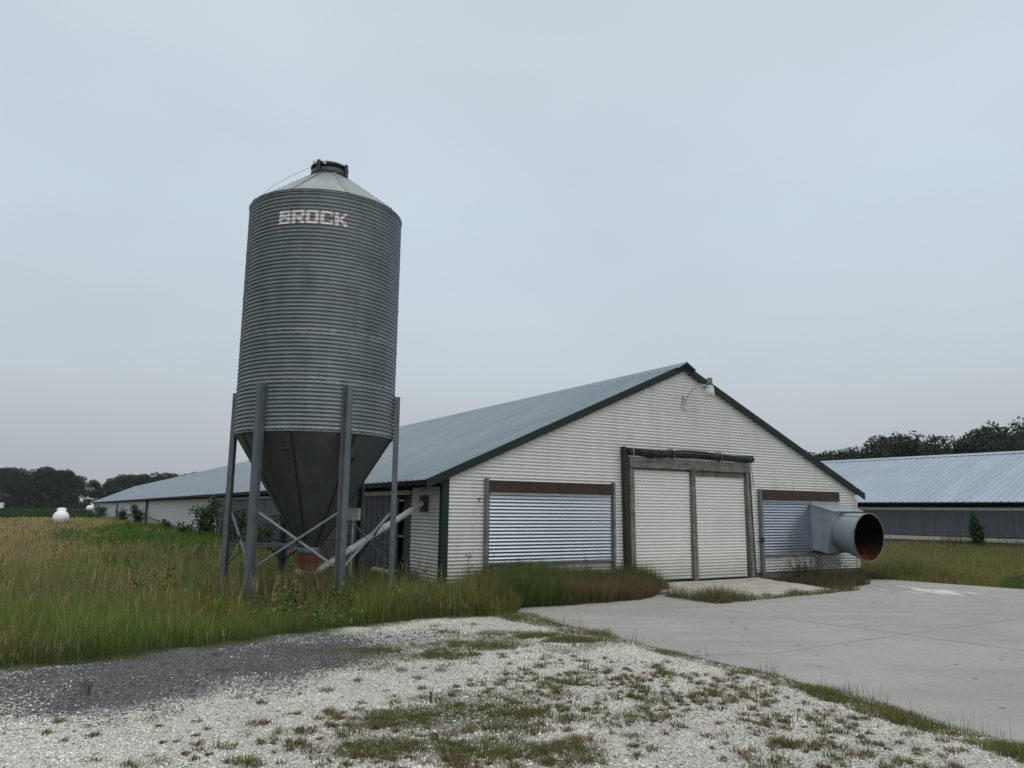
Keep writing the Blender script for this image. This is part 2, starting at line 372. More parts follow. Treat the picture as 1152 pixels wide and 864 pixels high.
# smooth value noise for layouts
_T = RNG.random((64, 64))
def vnoise(P, sc, off=0):
    q = P/sc+off; i = np.floor(q).astype(int); f = q-i; f = f*f*(3-2*f)
    g = lambda a, b: _T[a % 64, b % 64]
    x0, y0 = i[:, 0], i[:, 1]
    return (g(x0, y0)*(1-f[:, 0])+g(x0+1, y0)*f[:, 0])*(1-f[:, 1])+(g(x0, y0+1)*(1-f[:, 0])+g(x0+1, y0+1)*f[:, 0])*f[:, 1]
def blobs(P, lst):                                # soft mask from (px,py,rx along view-x, ry along depth)
    k = np.zeros(len(P))
    for (px, py, rx, ry) in lst:
        c = np.array(ground(px, py)); dx = (P[:, 0]-c[0])/rx; dy = (P[:, 1]-c[1])/ry
        k = np.maximum(k, np.clip(1.5-np.sqrt(dx*dx+dy*dy), 0, 1))
    return k
def dark_mask(P):
    c = np.array([-3.05, 7.95]); d = np.array([.62, .785]); e_ = np.array([.785, -.62]); q = P-c; q = np.where((q@e_ < 0)[:, None], q-(q@e_)[:, None]*e_*.45, q)
    return np.clip(1.35-np.sqrt((q@d/2.25)**2+(q@e_/.92)**2)*.75, 0, 1)
SOIL = [(500, 812, .95, .55), (590, 845, .8, .35), (430, 840, .6, .3), (540, 785, .9, .5)]
CARPET = [(430, 735, .9, .35), (520, 728, 1.1, .35), (600, 718, .9, .35), (640, 730, .5, .3), (480, 738, 1.2, .30), (560, 712, 1.2, .4), (400, 750, .5, .25), (500, 805, .8, .4), (560, 840, .8, .25), (650, 700, .5, .5), (430, 842, .35, .2), (870, 862, .3, .12), (540, 725, 1., .3)]

# ------------------------------------------------------------------ setting: ground, gravel, concrete
MB().add([(-1400, -300, -.09), (1400, -300, -.09), (1400, 1900, -.09), (-1400, 1900, -.09)], [(0, 1, 2, 3)]).build('ground', M['ground'])['kind'] = 'structure'
h = .06
xs = np.arange(-12, 7.4, h); ys = np.arange(-2.5, 13.2, h)
GX, GY = np.meshgrid(xs, ys); GP = np.stack([GX.ravel(), GY.ravel()], 1)
meadow_poly = EDGE+[(.12, 12.45), (.2, 13.1), (.5, 13.75), (1.0, 14.25), (1.6, 14.75), (2.2, 15.5), (2.75, 16.35), (3.3, 17.), (8, 20), (-60, 130), (-300, 130), (-60, -2.2)]
gz = -.034+.028*vnoise(GP, .55)+.014*vnoise(GP, .17, 9)
gz += np.where(dark_mask(GP) > .3, .02*vnoise(GP, .3, 3), 0)
keep = ~inpoly(GP, CONC)
d_edge = dist_to(GP, EDGE); inm = inpoly(GP, meadow_poly)
keep &= ~(inm & (d_edge > .35))
ny, nx = GX.shape; idx = np.arange(ny*nx).reshape(ny, nx); kk = keep.reshape(ny, nx)
q = np.stack([idx[:-1, :-1], idx[:-1, 1:], idx[1:, 1:], idx[1:, :-1]], -1)[kk[:-1, :-1] & kk[:-1, 1:] & kk[1:, 1:] & kk[1:, :-1]]
np_mesh('gravel_drive', np.column_stack([GP, gz]), q, M['gravel'], smooth=True, attrs={'dark': dark_mask(GP), 'soil': blobs(GP, SOIL)*.8})['kind'] = 'structure'

def poly_prism(name, poly, z0, z1, mat):
    n = len(poly); m = MB()
    m.add([(x, y, z1) for x, y in poly], [tuple(range(n))])
    m.add([(x, y, z) for z in (z0, z1) for x, y in poly], [(k, (k+1) % n, n+(k+1) % n, n+k) for k in range(n)])
    return m.build(name, mat)
# polygon is listed clockwise -> reverse
def area(p): return sum(a[0]*b[1]-b[0]*a[1] for a, b in zip(p, p[1:]+p[:1]))
conc = poly_prism('concrete_apron', CONC if area(CONC) > 0 else CONC[::-1], -.1, 0., M['concrete']); conc['kind'] = 'structure'
jm = MB()
for pts in ([(5.32, 10.56), (6.18, 9.44), (8.6, 6.2), (12, 1.6)], [(5.32, 10.56), (4.2, 9.85), (3.1, 9.1), (2.05, 8.9)], [(5.32, 10.56), (7.6, 12.0), (11, 14.2), (13.5, 14.4)], [(5.32, 10.56), (3.5, 13.0)]):
    for a, b in zip(pts[:-1], pts[1:]):
        jm.bar((*a, .0015), (*b, .0015), .006, .004)
jm.build('control_joint', M['joint'], conc)

# ------------------------------------------------------------------ barns
def zrel(z): return z+EYE
PITCH_C, AMP = .0678, .0155
def corr_sheet(mb, z0, z1, lim, y0, amp=AMP, cols=14, per=8, pitch=PITCH_C, wob=.0025, axis=0, seed=0):
    """sheet with horizontal corrugations facing -y (axis 0) or -x (axis 1); lim(z)->(a,b)"""
    rn = np.random.default_rng(seed+5)
    rows = int(round((z1-z0)/(pitch/per)))+1; zs = np.linspace(z0, z1, rows); vs = []
    wb = rn.normal(0, wob, (int(rows/per/9)+3, cols+1))
    for i, z in enumerate(zs):
        a, b = lim(z); f = i/per/9; k = int(f); f -= k
        for c in range(cols+1):
            o = y0-amp*math.cos(2*PI*(z-z0)/pitch)+(wb[k, c]*(1-f)+wb[k+1, c]*f)
            t = a+(b-a)*c/cols
            vs.append((t, o, z) if axis == 0 else (o, t, z))
    w = cols+1
    fs = [(i*w+c, i*w+c+1, (i+1)*w+c+1, (i+1)*w+c) for i in range(rows-1) for c in range(cols)]
    mb.add(vs, fs if axis == 0 else [f[::-1] for f in fs], True)
    return mb
BW, BL = 12.2, 140.75; ZE, ZR = zrel(.5337), zrel(3.3831); UO, VO = .364, .056
SL = (ZR-ZE)/(BW/2+UO)
def roof_z(u, W_=BW): return ZE+SL*(min(u, W_-u)+UO)
barn = empty('poultry_house', (CX, CY, 0), TH, label='long white corrugated poultry house with dark green trim and double sliding doors', cat='barn')
def ribbed_slope(mb, u0, z0, u1, z1, v0, v1, pitch=.3048, rib=.032, rw=.045, flip=False):
    prof = []; v = v0
    k = 0
    while v < v1:
        prof += [(v, 0), (v+rw*.35, rib), (v+rw*.85, rib), (v+rw*1.2, 0)]; v += pitch
    prof.append((v1, 0))
    n = len(prof); L_ = math.hypot(u1-u0, z1-z0); nu, nz_ = -(z1-z0)/L_, (u1-u0)/L_
    if nz_ < 0: nu, nz_ = -nu, -nz_
    vs = []
    for j in range(7):
        t = j/6
        for (vv, hh) in prof: vs.append((u0+(u1-u0)*t+nu*hh, vv, z0+(z1-z0)*t+nz_*hh))
    fs = [(j*n+i, (j+1)*n+i, (j+1)*n+i+1, j*n+i+1) for j in range(6) for i in range(n-1)]
    mb.add(vs, [f[::-1] for f in fs] if not flip else fs)
def gable_lim(W_, zoff=.11):
    def f(z):
        e_ = max(0., (z+zoff-ZE)/SL-UO); return (e_, W_-e_)
    return f
# --- roof
m = MB(); ribbed_slope(m, -UO, ZE, BW/2, ZR, -VO, BL+.06); ribbed_slope(m, BW+UO, ZE, BW/2, ZR, -VO, BL+.06, flip=True)
m.build('roof', M['roof'], barn)
m = MB()                                          # underside deck
for s in (0, 1):
    ua = -UO if s == 0 else BW+UO
    a = [(ua, -VO+.01, ZE-.025), (BW/2, -VO+.01, ZR-.025), (BW/2, BL, ZR-.025), (ua, BL, ZE-.025)]
    m.add(a, [(0, 1, 2, 3)])
m.build('roof_underside', M['wood_dark'], barn)
m = MB(); m.add([(BW/2-.28, v, ZR-.28*SL+.012) if k == 0 else ((BW/2, v, ZR+.055) if k == 1 else (BW/2+.28, v, ZR-.28*SL+.012)) for v in (-.17, BL+.1) for k in range(3)], [(0, 1, 4, 3), (1, 2, 5, 4)])
m.add([(BW/2-.28, v, ZR-.28*SL-.004) if k == 0 else ((BW/2, v, ZR+.03) if k == 1 else (BW/2+.28, v, ZR-.28*SL-.004)) for v in (-.17, BL+.1) for k in range(3)], [(3, 4, 1, 0), (4, 5, 2, 1)])
m.add([(BW/2-.28, -.17, ZR-.28*SL-.004), (BW/2, -.17, ZR+.03), (BW/2+.28, -.17, ZR-.28*SL-.004), (BW/2+.28, -.17, ZR-.28*SL+.012), (BW/2, -.17, ZR+.055), (BW/2-.28, -.17, ZR-.28*SL+.012)], [(0, 1, 4, 5), (1, 2, 3, 4)])
m.build('ridge_cap', M['roof'], barn)
def rake(ua, za, ub, zb, v0, v1, hgt):
    return MB().hexa([(ua, v0, za-hgt), (ub, v0, zb-hgt), (ub, v1, zb-hgt), (ua, v1, za-hgt)], [(ua, v0, za), (ub, v0, zb), (ub, v1, zb), (ua, v1, za)])
rake(-UO-.01, ZE+.012, BW/2, ZR+.016, -VO-.035, -VO+.004, .165).build('rake_trim', M['green'], barn)
rake(BW/2+.001, ZR+.016, BW+UO+.01, ZE+.012, -VO-.035, -VO+.004, .165).build('rake_trim', M['green'], barn)
rake(-UO, ZE+.01, BW/2, ZR+.01, BL+.07, BL+.1, .15).build('rake_trim', M['green'], barn)
# --- gable wall
m = MB(); corr_sheet(m, .2, ZR-.14, gable_lim(BW), 0., cols=14, seed=1)
m.build('gable_wall', M['siding'], barn)
m = MB(); lim = gable_lim(BW); m.add([(0, BL, 0), (BW, BL, 0), (BW, BL, ZE-.0), (BW/2, BL, ZR-.1), (0, BL, ZE)], [(4, 3, 2, 1, 0)]); m.build('rear_wall', M['white_wall'], barn)
MB().box(.03, BW-.03, .02, .3, -.09, .22).build('foundation', M['foundation'], barn)
# corner trims
MB().add([(-.03, -.03, .2), (.11, -.03, .2), (.11, -.012, .2), (-.012, -.012, .2), (-.012, .09, .2), (-.03, .09, .2)] +
         [(-.03, -.03, 2.24), (.11, -.03, 2.24), (.11, -.012, 2.24), (-.012, -.012, 2.24), (-.012, .09, 2.24), (-.03, .09, 2.24)],
         [(0, 1, 7, 6), (1, 2, 8, 7), (2, 3, 9, 8), (3, 4, 10, 9), (4, 5, 11, 10), (5, 0, 6, 11), (6, 7, 8, 9), (6, 9, 10, 11), (3, 2, 1, 0), (5, 4, 3, 0)]).build('corner_trim', M['green'], barn)
MB().box(BW-.05, BW+.02, -.028, .06, .2, 2.2).build('corner_trim', M['board'], barn)
# --- side walls
m = MB(); corr_sheet(m, .2, 2.02, lambda z: (.08, 1.43), 0., cols=3, axis=1, seed=3); m.build('side_siding', M['siding'], barn)
MB().box(.16, .2, 1.44, 2.2, .12, 2.0).build('side_door', M['plank'], barn)
for z0 in (.55, 1.05, 1.55): MB().box(.13, .158, 1.46, 2.18, z0, z0+.1).build('door_batten', M['plank'], barn)
def curtain(v0, v1, z0, z1, mat, name='curtain', amp=.025, per=.35, u0=.0):
    m = MB(); n = max(4, int((v1-v0)/.06)) if v1-v0 < 20 else int((v1-v0)/.5); vs = []
    rn = np.random.default_rng(int(v0*10)+1)
    ph = np.cumsum(rn.uniform(.5, 1.5, n+1))*(v1-v0)/n*2*PI/per
    for k in range(n+1):
        v = v0+(v1-v0)*k/n; o = u0+amp*math.sin(ph[k])
        vs += [(o, v, z0), (o*.4+u0*.6, v, z1)]
    m.add(vs, [(2*k, 2*k+1, 2*k+3, 2*k+2) for k in range(n)], True)
    return m.build(name, mat, barn)
curtain(2.2, 8.2, .1, 1.88, M['curtain'], u0=.03)
curtain(8.2, 22.5, .1, 1.86, M['curtain_grey'], u0=.02)
m = MB(); corr_sheet(m, .15, 1.9, lambda z: (22.5, BL), 0., cols=60, per=4, pitch=.115, axis=1, amp=.012, seed=4)
m.build('side_wall', M['white_wall'], barn)
MB().box(-.03, .03, 1.5, BL, 1.885, 1.975).build('curtain_rail', M['board'], barn)
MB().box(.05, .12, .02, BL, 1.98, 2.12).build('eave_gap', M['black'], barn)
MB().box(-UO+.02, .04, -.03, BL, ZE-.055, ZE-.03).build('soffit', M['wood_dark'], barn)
MB().box(-UO+.002, -UO+.018, -.03, BL, ZE-.10, ZE-.012).build('eave_dark_strip', M['black'], barn)  # darkness of the gap below the roof edge, put into a black strip
MB().box(BW-.04, BW, .04, BL, 0, ZE-.05).build('side_wall', M['white_wall'], barn)
MB().box(.04, .10, 1.5, BL, -.09, .18).build('foundation', M['foundation'], barn)
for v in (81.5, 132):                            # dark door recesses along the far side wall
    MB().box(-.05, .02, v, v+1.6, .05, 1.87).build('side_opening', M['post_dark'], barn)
MB().box(-.16, -.05, 50.6, 51.0, -.09, 2.0).build('side_post', M['post_dark'], barn)
MB().tube([(-.07, 33, .45), (-.08, 41, .6), (-.1, 51, .85), (-.08, 65, .8), (-.07, 83, .95)], .03, 6).build('winch_cable', M['post_dark'], barn)
# auger inlet plate on side siding
MB().box(-.045, -.015, .62, .96, zrel(-.05), zrel(.26)).build('inlet_plate', M['post_dark'], barn)
# --- front shutters
def shutter(u0, u1, z0, z1, fl, fr, zt, beam_h, seed):
    p = MB(); corr_sheet(p, z0, z1-beam_h, lambda z: (u0+.03, u1-.03), -.062, amp=.011, cols=6, seed=seed, wob=.0015)
    o = p.build('vent_shutter', M['shutter'], barn)
    MB().box(u0, u1, -.085, -.02, z0-.03, z0+.012).build('sill', M['frame'], o)
    MB().box(u0-.005, u1+.005, -.105, -.02, z1-beam_h, z1+.01).build('shutter_header', M['wood_dark'], o)
    MB().box(u0+.03, u1-.03, -.088, -.04, z1-beam_h-.03, z1-beam_h-.004).build('track', M['pale_grey'], o)
    for a, b in (fl, fr):
        if a is not None: MB().box(a, b, -.095, -.02, .1, zt).build('frame', M['frame'], o)
    return o
shutter(.93, 3.94, zrel(-.995), zrel(.551), (.865, .93), (3.94, 4.0), zrel(.60), .215, 11)
shutter(8.53, 11.45, zrel(-.995), zrel(.545), (8.45, 8.53), (None, 0), zrel(.57), .24, 12)
MB().box(10.4, 11.43, -.075, -.03, zrel(.24), zrel(.30)).build('weathered_board', M['board'], barn)
# --- sliding doors
def sliding_door(u0, u1, z0, z1, seed):
    d = MB(); corr_sheet(d, z0, z1, lambda z: (u0, u1), -.095, cols=6, seed=seed, wob=.003)
    o = d.build('sliding_door', M['door'], barn)
    MB().box(u0-.012, u0+.022, -.118, -.05, z0, z1+.01).build('edge_trim', M['door'], o)
    MB().box(u0, u1, -.1, -.06, z0-.02, z0+.02).build('bottom_rail', M['pale_grey'], o)
    return o
sliding_door(4.47, 6.135, zrel(-1.435), zrel(.905), 21)
d2 = sliding_door(6.275, 7.90, zrel(-1.452), zrel(.80), 22)
MB().box(6.275, 7.90, -.108, -.04, zrel(.80), zrel(.93)).build('worn_top_board', M['wood'], d2)
def post(u0, u1, v0, v1, z0, z1, mat, lean=0., name='door_post'):
    return MB().hexa([(u0+lean, v0, z0), (u1+lean, v0, z0), (u1+lean, v1, z0), (u0+lean, v1, z0)], [(u0, v0, z1), (u1, v0, z1), (u1, v1, z1), (u0, v1, z1)]).build(name, mat, barn)
post(4.215, 4.25, -.15, -.02, .1, zrel(1.38), M['post_dark'], .05)
post(4.268, 4.318, -.14, -.02, .1, zrel(1.36), M['post_dark'], .05)
post(4.345, 4.465, -.165, -.02, .1, zrel(.925), M['wood'], .02)
post(6.13, 6.195, -.165, -.02, .1, zrel(.985), M['wood'], .03)
post(6.212, 6.27, -.150, -.02, .1, zrel(.985), M['wood'], .03)
post(7.905, 8.01, -.165, -.02, .08, zrel(1.0), M['wood'], .09)
post(8.025, 8.085, -.14, -.02, .08, zrel(1.12), M['post_dark'], .09)
m = MB(); m.box(4.345, 8.04, -.18, -.02, zrel(.935), zrel(1.055)); m.box(4.345, 8.04, -.172, -.02, zrel(1.06), zrel(1.165))
m.build('door_header', M['wood'], barn)
MB().box(4.46, 7.95, -.05, -.02, .0, .16).build('threshold', M['post_dark'], barn)
# rolled tarp above doors: lumpy roll with straps
pts = []; rr = []
for k in range(40):
    t = k/39; u = 4.30+3.86*t; sag = -.018*math.sin(t*PI*3)
    pts.append((u, -.16, zrel(1.275)+sag-.05*max(0, t-.8))); rr.append(.070+.008*math.sin(k*1.9)+.005*random.random())
m = MB(); m.tube(pts, rr, 14)
for k in range(60):                                # creases wound round the roll
    t0 = random.uniform(0, .95); t1 = min(1, t0+random.uniform(.05, .18)); a0 = random.uniform(PI*.5, PI*1.5); da = random.uniform(-.9, .9)
    m.tube([(4.30+3.86*(t0+(t1-t0)*q), -.16+.079*math.cos(a0+da*q), zrel(1.275)-.02*math.sin((t0+(t1-t0)*q)*PI*3)+.079*math.sin(a0+da*q)-.05*max(0, t0+(t1-t0)*q-.8)) for q in (0, .25, .5, .75, 1)], .011, 5)
tr = m.build('rolled_tarp', M['tarp'], barn)
for u in (5.55, 7.03):
    a = [(u, -.16+.108*math.cos(x), zrel(1.275)+.108*math.sin(x)) for x in np.linspace(0, 2*PI, 17)]
    MB().tube(a+[(u, -.05, zrel(1.42))], .012, 5).build('strap', M['frame'], tr)
MB().tube([(4.40+.01*math.cos(x), -.20+.05*math.cos(x), zrel(1.27)+.085*math.sin(x)) for x in np.linspace(0, 2*PI, 15)], .008, 5).build('ring', M['pale_grey'], tr)
MB().box(8.10, 8.17, -.2, -.02, zrel(1.21), zrel(1.33)).build('roller_bracket', M['post_dark'], barn)
MB().tube([(8.2, -.06, zrel(1.2)), (8.25, -.05, zrel(.95)), (8.3, -.05, zrel(.6))], .007, 5).build('pull_rope', M['post_dark'], barn)
MB().tube([(BW+.06, -.02, zrel(.40)), (BW+.06, -.02, zrel(-.05)), (BW+.06, .0, zrel(-1.4))], .035, 8).build('downspout', M['pvc'], barn)
for (u, z) in ((.72, .20), (8.45, -.6), (8.42, -.68)): MB().tube([(u, -.02, zrel(z)), (u+.02, -.10, zrel(z)+.02), (u-.02, -.12, zrel(z)-.05)], .012, 5).build('latch_hook', M['post_dark'], barn)
m = MB()
for k in range(3): m.hexa(*[[(8.40+.09*a+.02*k, -.13+.03*b+.01*k, zrel(-.64)+z) for a, b in ((0, 0), (1, 0), (1, 1), (0, 1))] for z in (-.05, .04)])
m.build('hanging_bracket', M['post_dark'], barn)

# ramp at the doors
r0 = [wall(*p) for p in ((4.15, -2.75), (8.15, -2.42), (8.15, -.2), (4.15, -.2))]
rm = MB(); N_ = 12; vs = []
for j in range(N_+1):
    for i in range(N_+1):
        u = 4.15+4.0*i/N_; v = -2.75+.33*i/N_+(2.55-.33*i/N_)*j/N_
        x, y = wall(u+random.uniform(-.04, .04)*(i in (0, N_)), v+random.uniform(-.04, .04)*(j == 0)); vs.append((x, y, .022+.075*(j/N_)+random.uniform(-.004, .004)))
w_ = N_+1
top = len(vs); fs = [(j*w_+i, j*w_+i+1, (j+1)*w_+i+1, (j+1)*w_+i) for j in range(N_) for i in range(N_)]
rim = [i for i in range(w_)]+[j*w_+N_ for j in range(1, w_)]+[N_*w_+i for i in range(N_-1, -1, -1)]+[j*w_ for j in range(N_-1, 0, -1)]
vs2 = [(vs[i][0], vs[i][1], -.02) for i in rim]
fs += [(rim[k], top+k, top+(k+1) % len(rim), rim[(k+1) % len(rim)]) for k in range(len(rim))]
ro = rm.add(vs+vs2, fs).build('door_ramp', M['ramp']); ro['kind'] = 'structure'

# --- second barn
B2 = dict(th=.597, off=36, ze=.563, zr=3.168, W=13.)
g2 = np.array([math.cos(B2['th']), math.sin(B2['th'])]); n2 = np.array([-g2[1], g2[0]])
o2 = g2*B2['off']
barn2 = empty('far_poultry_house', (o2[0], o2[1], 0), B2['th'], label='neighbouring poultry house with pale metal roof and grey curtain side wall', cat='barn')
z2e, z2r = zrel(B2['ze']), zrel(B2['zr']); V0, V1 = -30., 125.
m = MB(); ribbed_slope(m, -.4, z2e, 6.5, z2r, V0, V1, pitch=.3048, rib=.03, rw=.06); ribbed_slope(m, 13.4, z2e, 6.5, z2r, V0, V1, flip=True); m.build('roof', M['roof_far'], barn2)
MB().add([(6.5-.3, V0, z2r-.08), (6.5, V0, z2r+.05), (6.8, V0, z2r-.08), (6.2, V1, z2r-.08), (6.5, V1, z2r+.05), (6.8, V1, z2r-.08)], [(0, 1, 4, 3), (1, 2, 5, 4)]).build('ridge_cap', M['roof_far'], barn2)
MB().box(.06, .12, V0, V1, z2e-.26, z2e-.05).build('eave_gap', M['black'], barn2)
MB().box(-.04, .05, V0, V1, z2e-.36, z2e-.24).build('curtain_rail', M['board'], barn2)
m = MB(); n = 520; rn = np.random.default_rng(3); vs = []
for k in range(n+1):
    v = V0+(V1-V0)*k/n; o = rn.uniform(-.03, .03); vs += [(o, v, zrel(-.95)), (.3*o, v, z2e-.3)]
m.add(vs, [(2*k, 2*k+1, 2*k+3, 2*k+2) for k in range(n)], True); m.build('curtain', M['curtain_grey'], barn2)
MB().box(-.08, .02, V0, V1, zrel(-1.16), zrel(-.985)).build('sill_board', M['board'], barn2)
MB().box(.0, .1, V0, V1, -.09, zrel(-1.16)).build('foundation', M['foundation'], barn2)
m = MB(); m.add([(0, V0, 0), (13, V0, 0), (13, V0, z2e), (6.5, V0, z2r-.05), (0, V0, z2e)], [(0, 1, 2, 3, 4)]); m.build('gable_wall', M['white_wall'], barn2); m = MB(); m.add([(0, V1, 0), (13, V1, 0), (13, V1, z2e), (6.5, V1, z2r-.05), (0, V1, z2e)], [(4, 3, 2, 1, 0)]); m.build('gable_wall', M['white_wall'], barn2)
MB().box(12.95, 13, V0, V1, 0, z2e-.02).build('rear_wall', M['white_wall'], barn2)

# ------------------------------------------------------------------ gable lamp
lamp = empty('gooseneck_lamp', (*wall(6.11, 0), zrel(2.40)), TH, label='gooseneck yard lamp on white gable below the roof peak', cat='lamp')
MB().box(-.05, .06, -.05, -.01, -.06, .14).build('wall_bracket', M['pale_grey'], lamp)
MB().tube([(0, -.05, .05), (.01, -.09, .18), (.04, -.17, .32), (.09, -.28, .41), (.16, -.42, .46), (.21, -.52, .46)], .018, 8).build('arm', M['pale_grey'], lamp)
MB().lathe([(.0, .62), (.055, .62), (.06, .60), (.062, .46), (.05, .44)], 20, (.25, -.6)).build('ballast_housing', M['frame'], lamp)
MB().lathe([(.05, .45), (.085, .43), (.088, .40), (.09, .38)], 20, (.25, -.6)).build('collar', M['pvc'], lamp)
MB().lathe([(.088, .385), (.098, .30), (.105, .20), (.09, .195), (0, .2)], 20, (.25, -.6)).build('refractor', M['lamp_glass'], lamp)
MB().tube([(-.03, -.03, .25), (-.035, -.03, .12), (-.02, -.03, 0)], .012, 5).build('cable', M['post_dark'], lamp)

# ------------------------------------------------------------------ exhaust fan
fan = empty('exhaust_fan', (*wall(10.94, -.03), zrel(-.45)), TH, label='grey cone exhaust fan with rusty mouth on the white barn gable', cat='exhaust fan')
def fz(z): return z+.45
m = MB(); t_ = .03
U0, U1 = -.61, .61
A = [(0, fz(.23)), (-.64, fz(.06)), (-.46, fz(-.94)), (0, fz(-.86))]      # side profile (v,z)
for ua, ub in ((U0, U0+t_), (U1-t_, U1)):
    b = [(ua, *A[k]) for k in range(4)]; c = [(ub, *A[k]) for k in range(4)]
    m.add(b+c, [(0, 1, 2, 3), (7, 6, 5, 4), (0, 4, 5, 1), (1, 5, 6, 2), (2, 6, 7, 3), (3, 7, 4, 0)])
m.add([(U0-.02, 0, fz(.245)), (U1+.02, 0, fz(.245)), (U1+.02, -.67, fz(.07)), (U0-.02, -.67, fz(.07)), (U0-.02, 0, fz(.22)), (U1+.02, 0, fz(.22)), (U1+.02, -.67, fz(.045)), (U0-.02, -.67, fz(.045))], [(3, 2, 1, 0), (4, 5, 6, 7), (3, 7, 6, 2), (0, 4, 7, 3), (1, 2, 6, 5)])
m.add([(U0, 0, fz(-.86)), (U1, 0, fz(-.86)), (U1, -.46, fz(-.94)), (U0, -.46, fz(-.94)), (U0, 0, fz(-.89)), (U1, 0, fz(-.89)), (U1, -.46, fz(-.97)), (U0, -.46, fz(-.97))], [(0, 1, 2, 3), (7, 6, 5, 4), (2, 6, 7, 3), (3, 7, 4, 0), (1, 5, 6, 2)])
m.build('housing', M['fan'], fan)
# face plate with round hole (fills between square face and cone root)
def face_pt(u, s):  # s 0 bottom..1 top on sloped face
    return (u, -.46-.18*s, fz(-.94)+1.0*s)
seg = 48; vs = []; m = MB()
cr_in = .50
root = []; sq = []
for k in range(seg):
    a = 2*PI*k/seg; cu, cs = math.cos(a), math.sin(a)
    root.append(face_pt(cr_in*cu, .5+.45*cs)); f_ = 1/max(abs(cu)/.6, abs(cs)/.5)
    sq.append(face_pt(cu*f_, .5+cs*f_))
root = [(x, y+.03, z) for x, y, z in root]; sq = [(x, y+.03, z) for x, y, z in sq]
m.add(sq+root, [(k, seg+k, seg+(k+1) % seg, (k+1) % seg) for k in range(seg)])
m.build('face_plate', M['fan'], fan)
mouth_c = Vector((-.01, -1.2, fz(-.57))); MR = .60
def cone_mesh(off):
    vs = []
    for j in range(9):
        t = j/8
        for k in range(seg):
            a = 2*PI*k/seg; p0 = Vector((root[k][0], root[k][1], root[k][2])); p1 = mouth_c+Vector((MR*math.cos(a), -.03*math.sin(a), (MR-.02)*math.sin(a)))
            cen = Vector((0, root[0][1], fz(-.44))).lerp(mouth_c, t); p = p0.lerp(p1, t); q_ = p-cen; q_.normalize()
            vs.append(p-q_*off)
    return vs
fo = [(j*seg+k, j*seg+(k+1) % seg, (j+1)*seg+(k+1) % seg, (j+1)*seg+k) for j in range(8) for k in range(seg)]
m = MB(); m.add(cone_mesh(0), fo, True)
seam = [cone_mesh(-.006)[j*seg+k] for k in (16,) for j in range(9)]
m.tube(seam, .012, 5)
co_ = m.build('cone', M['fan'], fan)
m = MB(); m.add(cone_mesh(.02), [f[::-1] for f in fo], True); m.build('liner', M['rust'], co_)
a_ = cone_mesh(0)[-seg:]; m = MB(); m.tube(a_+[a_[0]], .016, 6); m.build('rim', M['frame'], co_)
m = MB()                                           # motor, blades and guard inside
m.lathe([(0, 0), (.1, 0), (.1, .2), (0, .2)], 16)
hub = m.build('motor_hub', M['post_dark'], fan); hub.location = (0, -.35, fz(-.44)); hub.rotation_euler.x = R(90)
for k in range(6):
    b = MB(); a = k*PI/3
    d_ = Vector((math.cos(a), math.sin(a), 0)); p_ = Vector((-math.sin(a), math.cos(a), 0))
    b.hexa([d_*.08+p_*-.05+Vector((0, 0, .06)), d_*.44+p_*-.1+Vector((0, 0, .04)), d_*.44+p_*.1+Vector((0, 0, .12)), d_*.08+p_*.05+Vector((0, 0, .1))],
           [d_*.08+p_*-.05+Vector((0, 0, .066)), d_*.44+p_*-.1+Vector((0, 0, .046)), d_*.44+p_*.1+Vector((0, 0, .126)), d_*.08+p_*.05+Vector((0, 0, .106))])
    b.build('blade', M['post_dark'], hub)
MB().box(-.58, .58, -.08, -.05, fz(-.84), fz(.18)).build('back_shutter', M['black'], fan)

# ------------------------------------------------------------------ feed silo
SX, SY, SR = -3.502, 13.447, 1.37
ZB, ZT = zrel(1.237), zrel(5.297)
silo = empty('feed_silo', (SX, SY, 0), 0, label='tall grey corrugated steel feed silo on six legs beside the white barn', cat='silo')
def corr_r(z): return SR-.0115*math.cos(2*PI*(z-ZB)/PITCH_C)
n = int((ZT-ZB)/(PITCH_C/8)); prof = [(SR*.97, ZB-.02), (SR+.006, ZB-.02)]+[(corr_r(ZB+(ZT-ZB)*k/n), ZB+(ZT-ZB)*k/n) for k in range(n+1)]+[(SR+.012, ZT+.0), (SR+.012, ZT+.04), (SR-.03, ZT+.04)]
cyl = MB().lathe(prof, 128).build('cylinder', M['silo'], silo)
m = MB()                                           # bolted vertical sheet seams, staggered per ring
for ring in range(5):
    z0 = ZB+(ZT-ZB)*ring/5; z1 = ZB+(ZT-ZB)*(ring+1)/5
    for k in range(3):
        a = R(200+120*k+(28 if ring % 2 else 0)-12)
        zz = z0+.03
        while zz < z1-.02:
            zc = ZB+PITCH_C*(math.floor((zz-ZB)/PITCH_C)+.5)
            for da in (-.011, .011):
                p = Vector((math.cos(a+da), math.sin(a+da), 0)); m.tube([p*(SR+.010)+Vector((0, 0, zc)), p*(SR+.020)+Vector((0, 0, zc))], .007, 6, smooth=False)
            zz += PITCH_C*2
m.build('seam_bolts', M['bolt'], cyl)
vs = []; fs = []
for ring in range(5):
    z0 = ZB+(ZT-ZB)*ring/5; z1 = ZB+(ZT-ZB)*(ring+1)/5; nz_ = 96
    for k in range(3):
        a = R(200+120*k+(28 if ring % 2 else 0)-12); b_ = len(vs)
        for i in range(nz_+1):
            z = z0+(z1-z0)*i/nz_
            for da, of in ((-.02, .0005), (-.0192, .003), (.0192, .003), (.02, .0005)): rr_ = corr_r(z)+of; vs.append((rr_*math.cos(a+da), rr_*math.sin(a+da), z))
        fs += [(b_+i*4+j, b_+i*4+j+1, b_+i*4+j+5, b_+i*4+j+4) for i in range(nz_) for j in range(3)]
MB().add(vs, fs).build('sheet_lap', M['silo'], cyl)
m = MB()
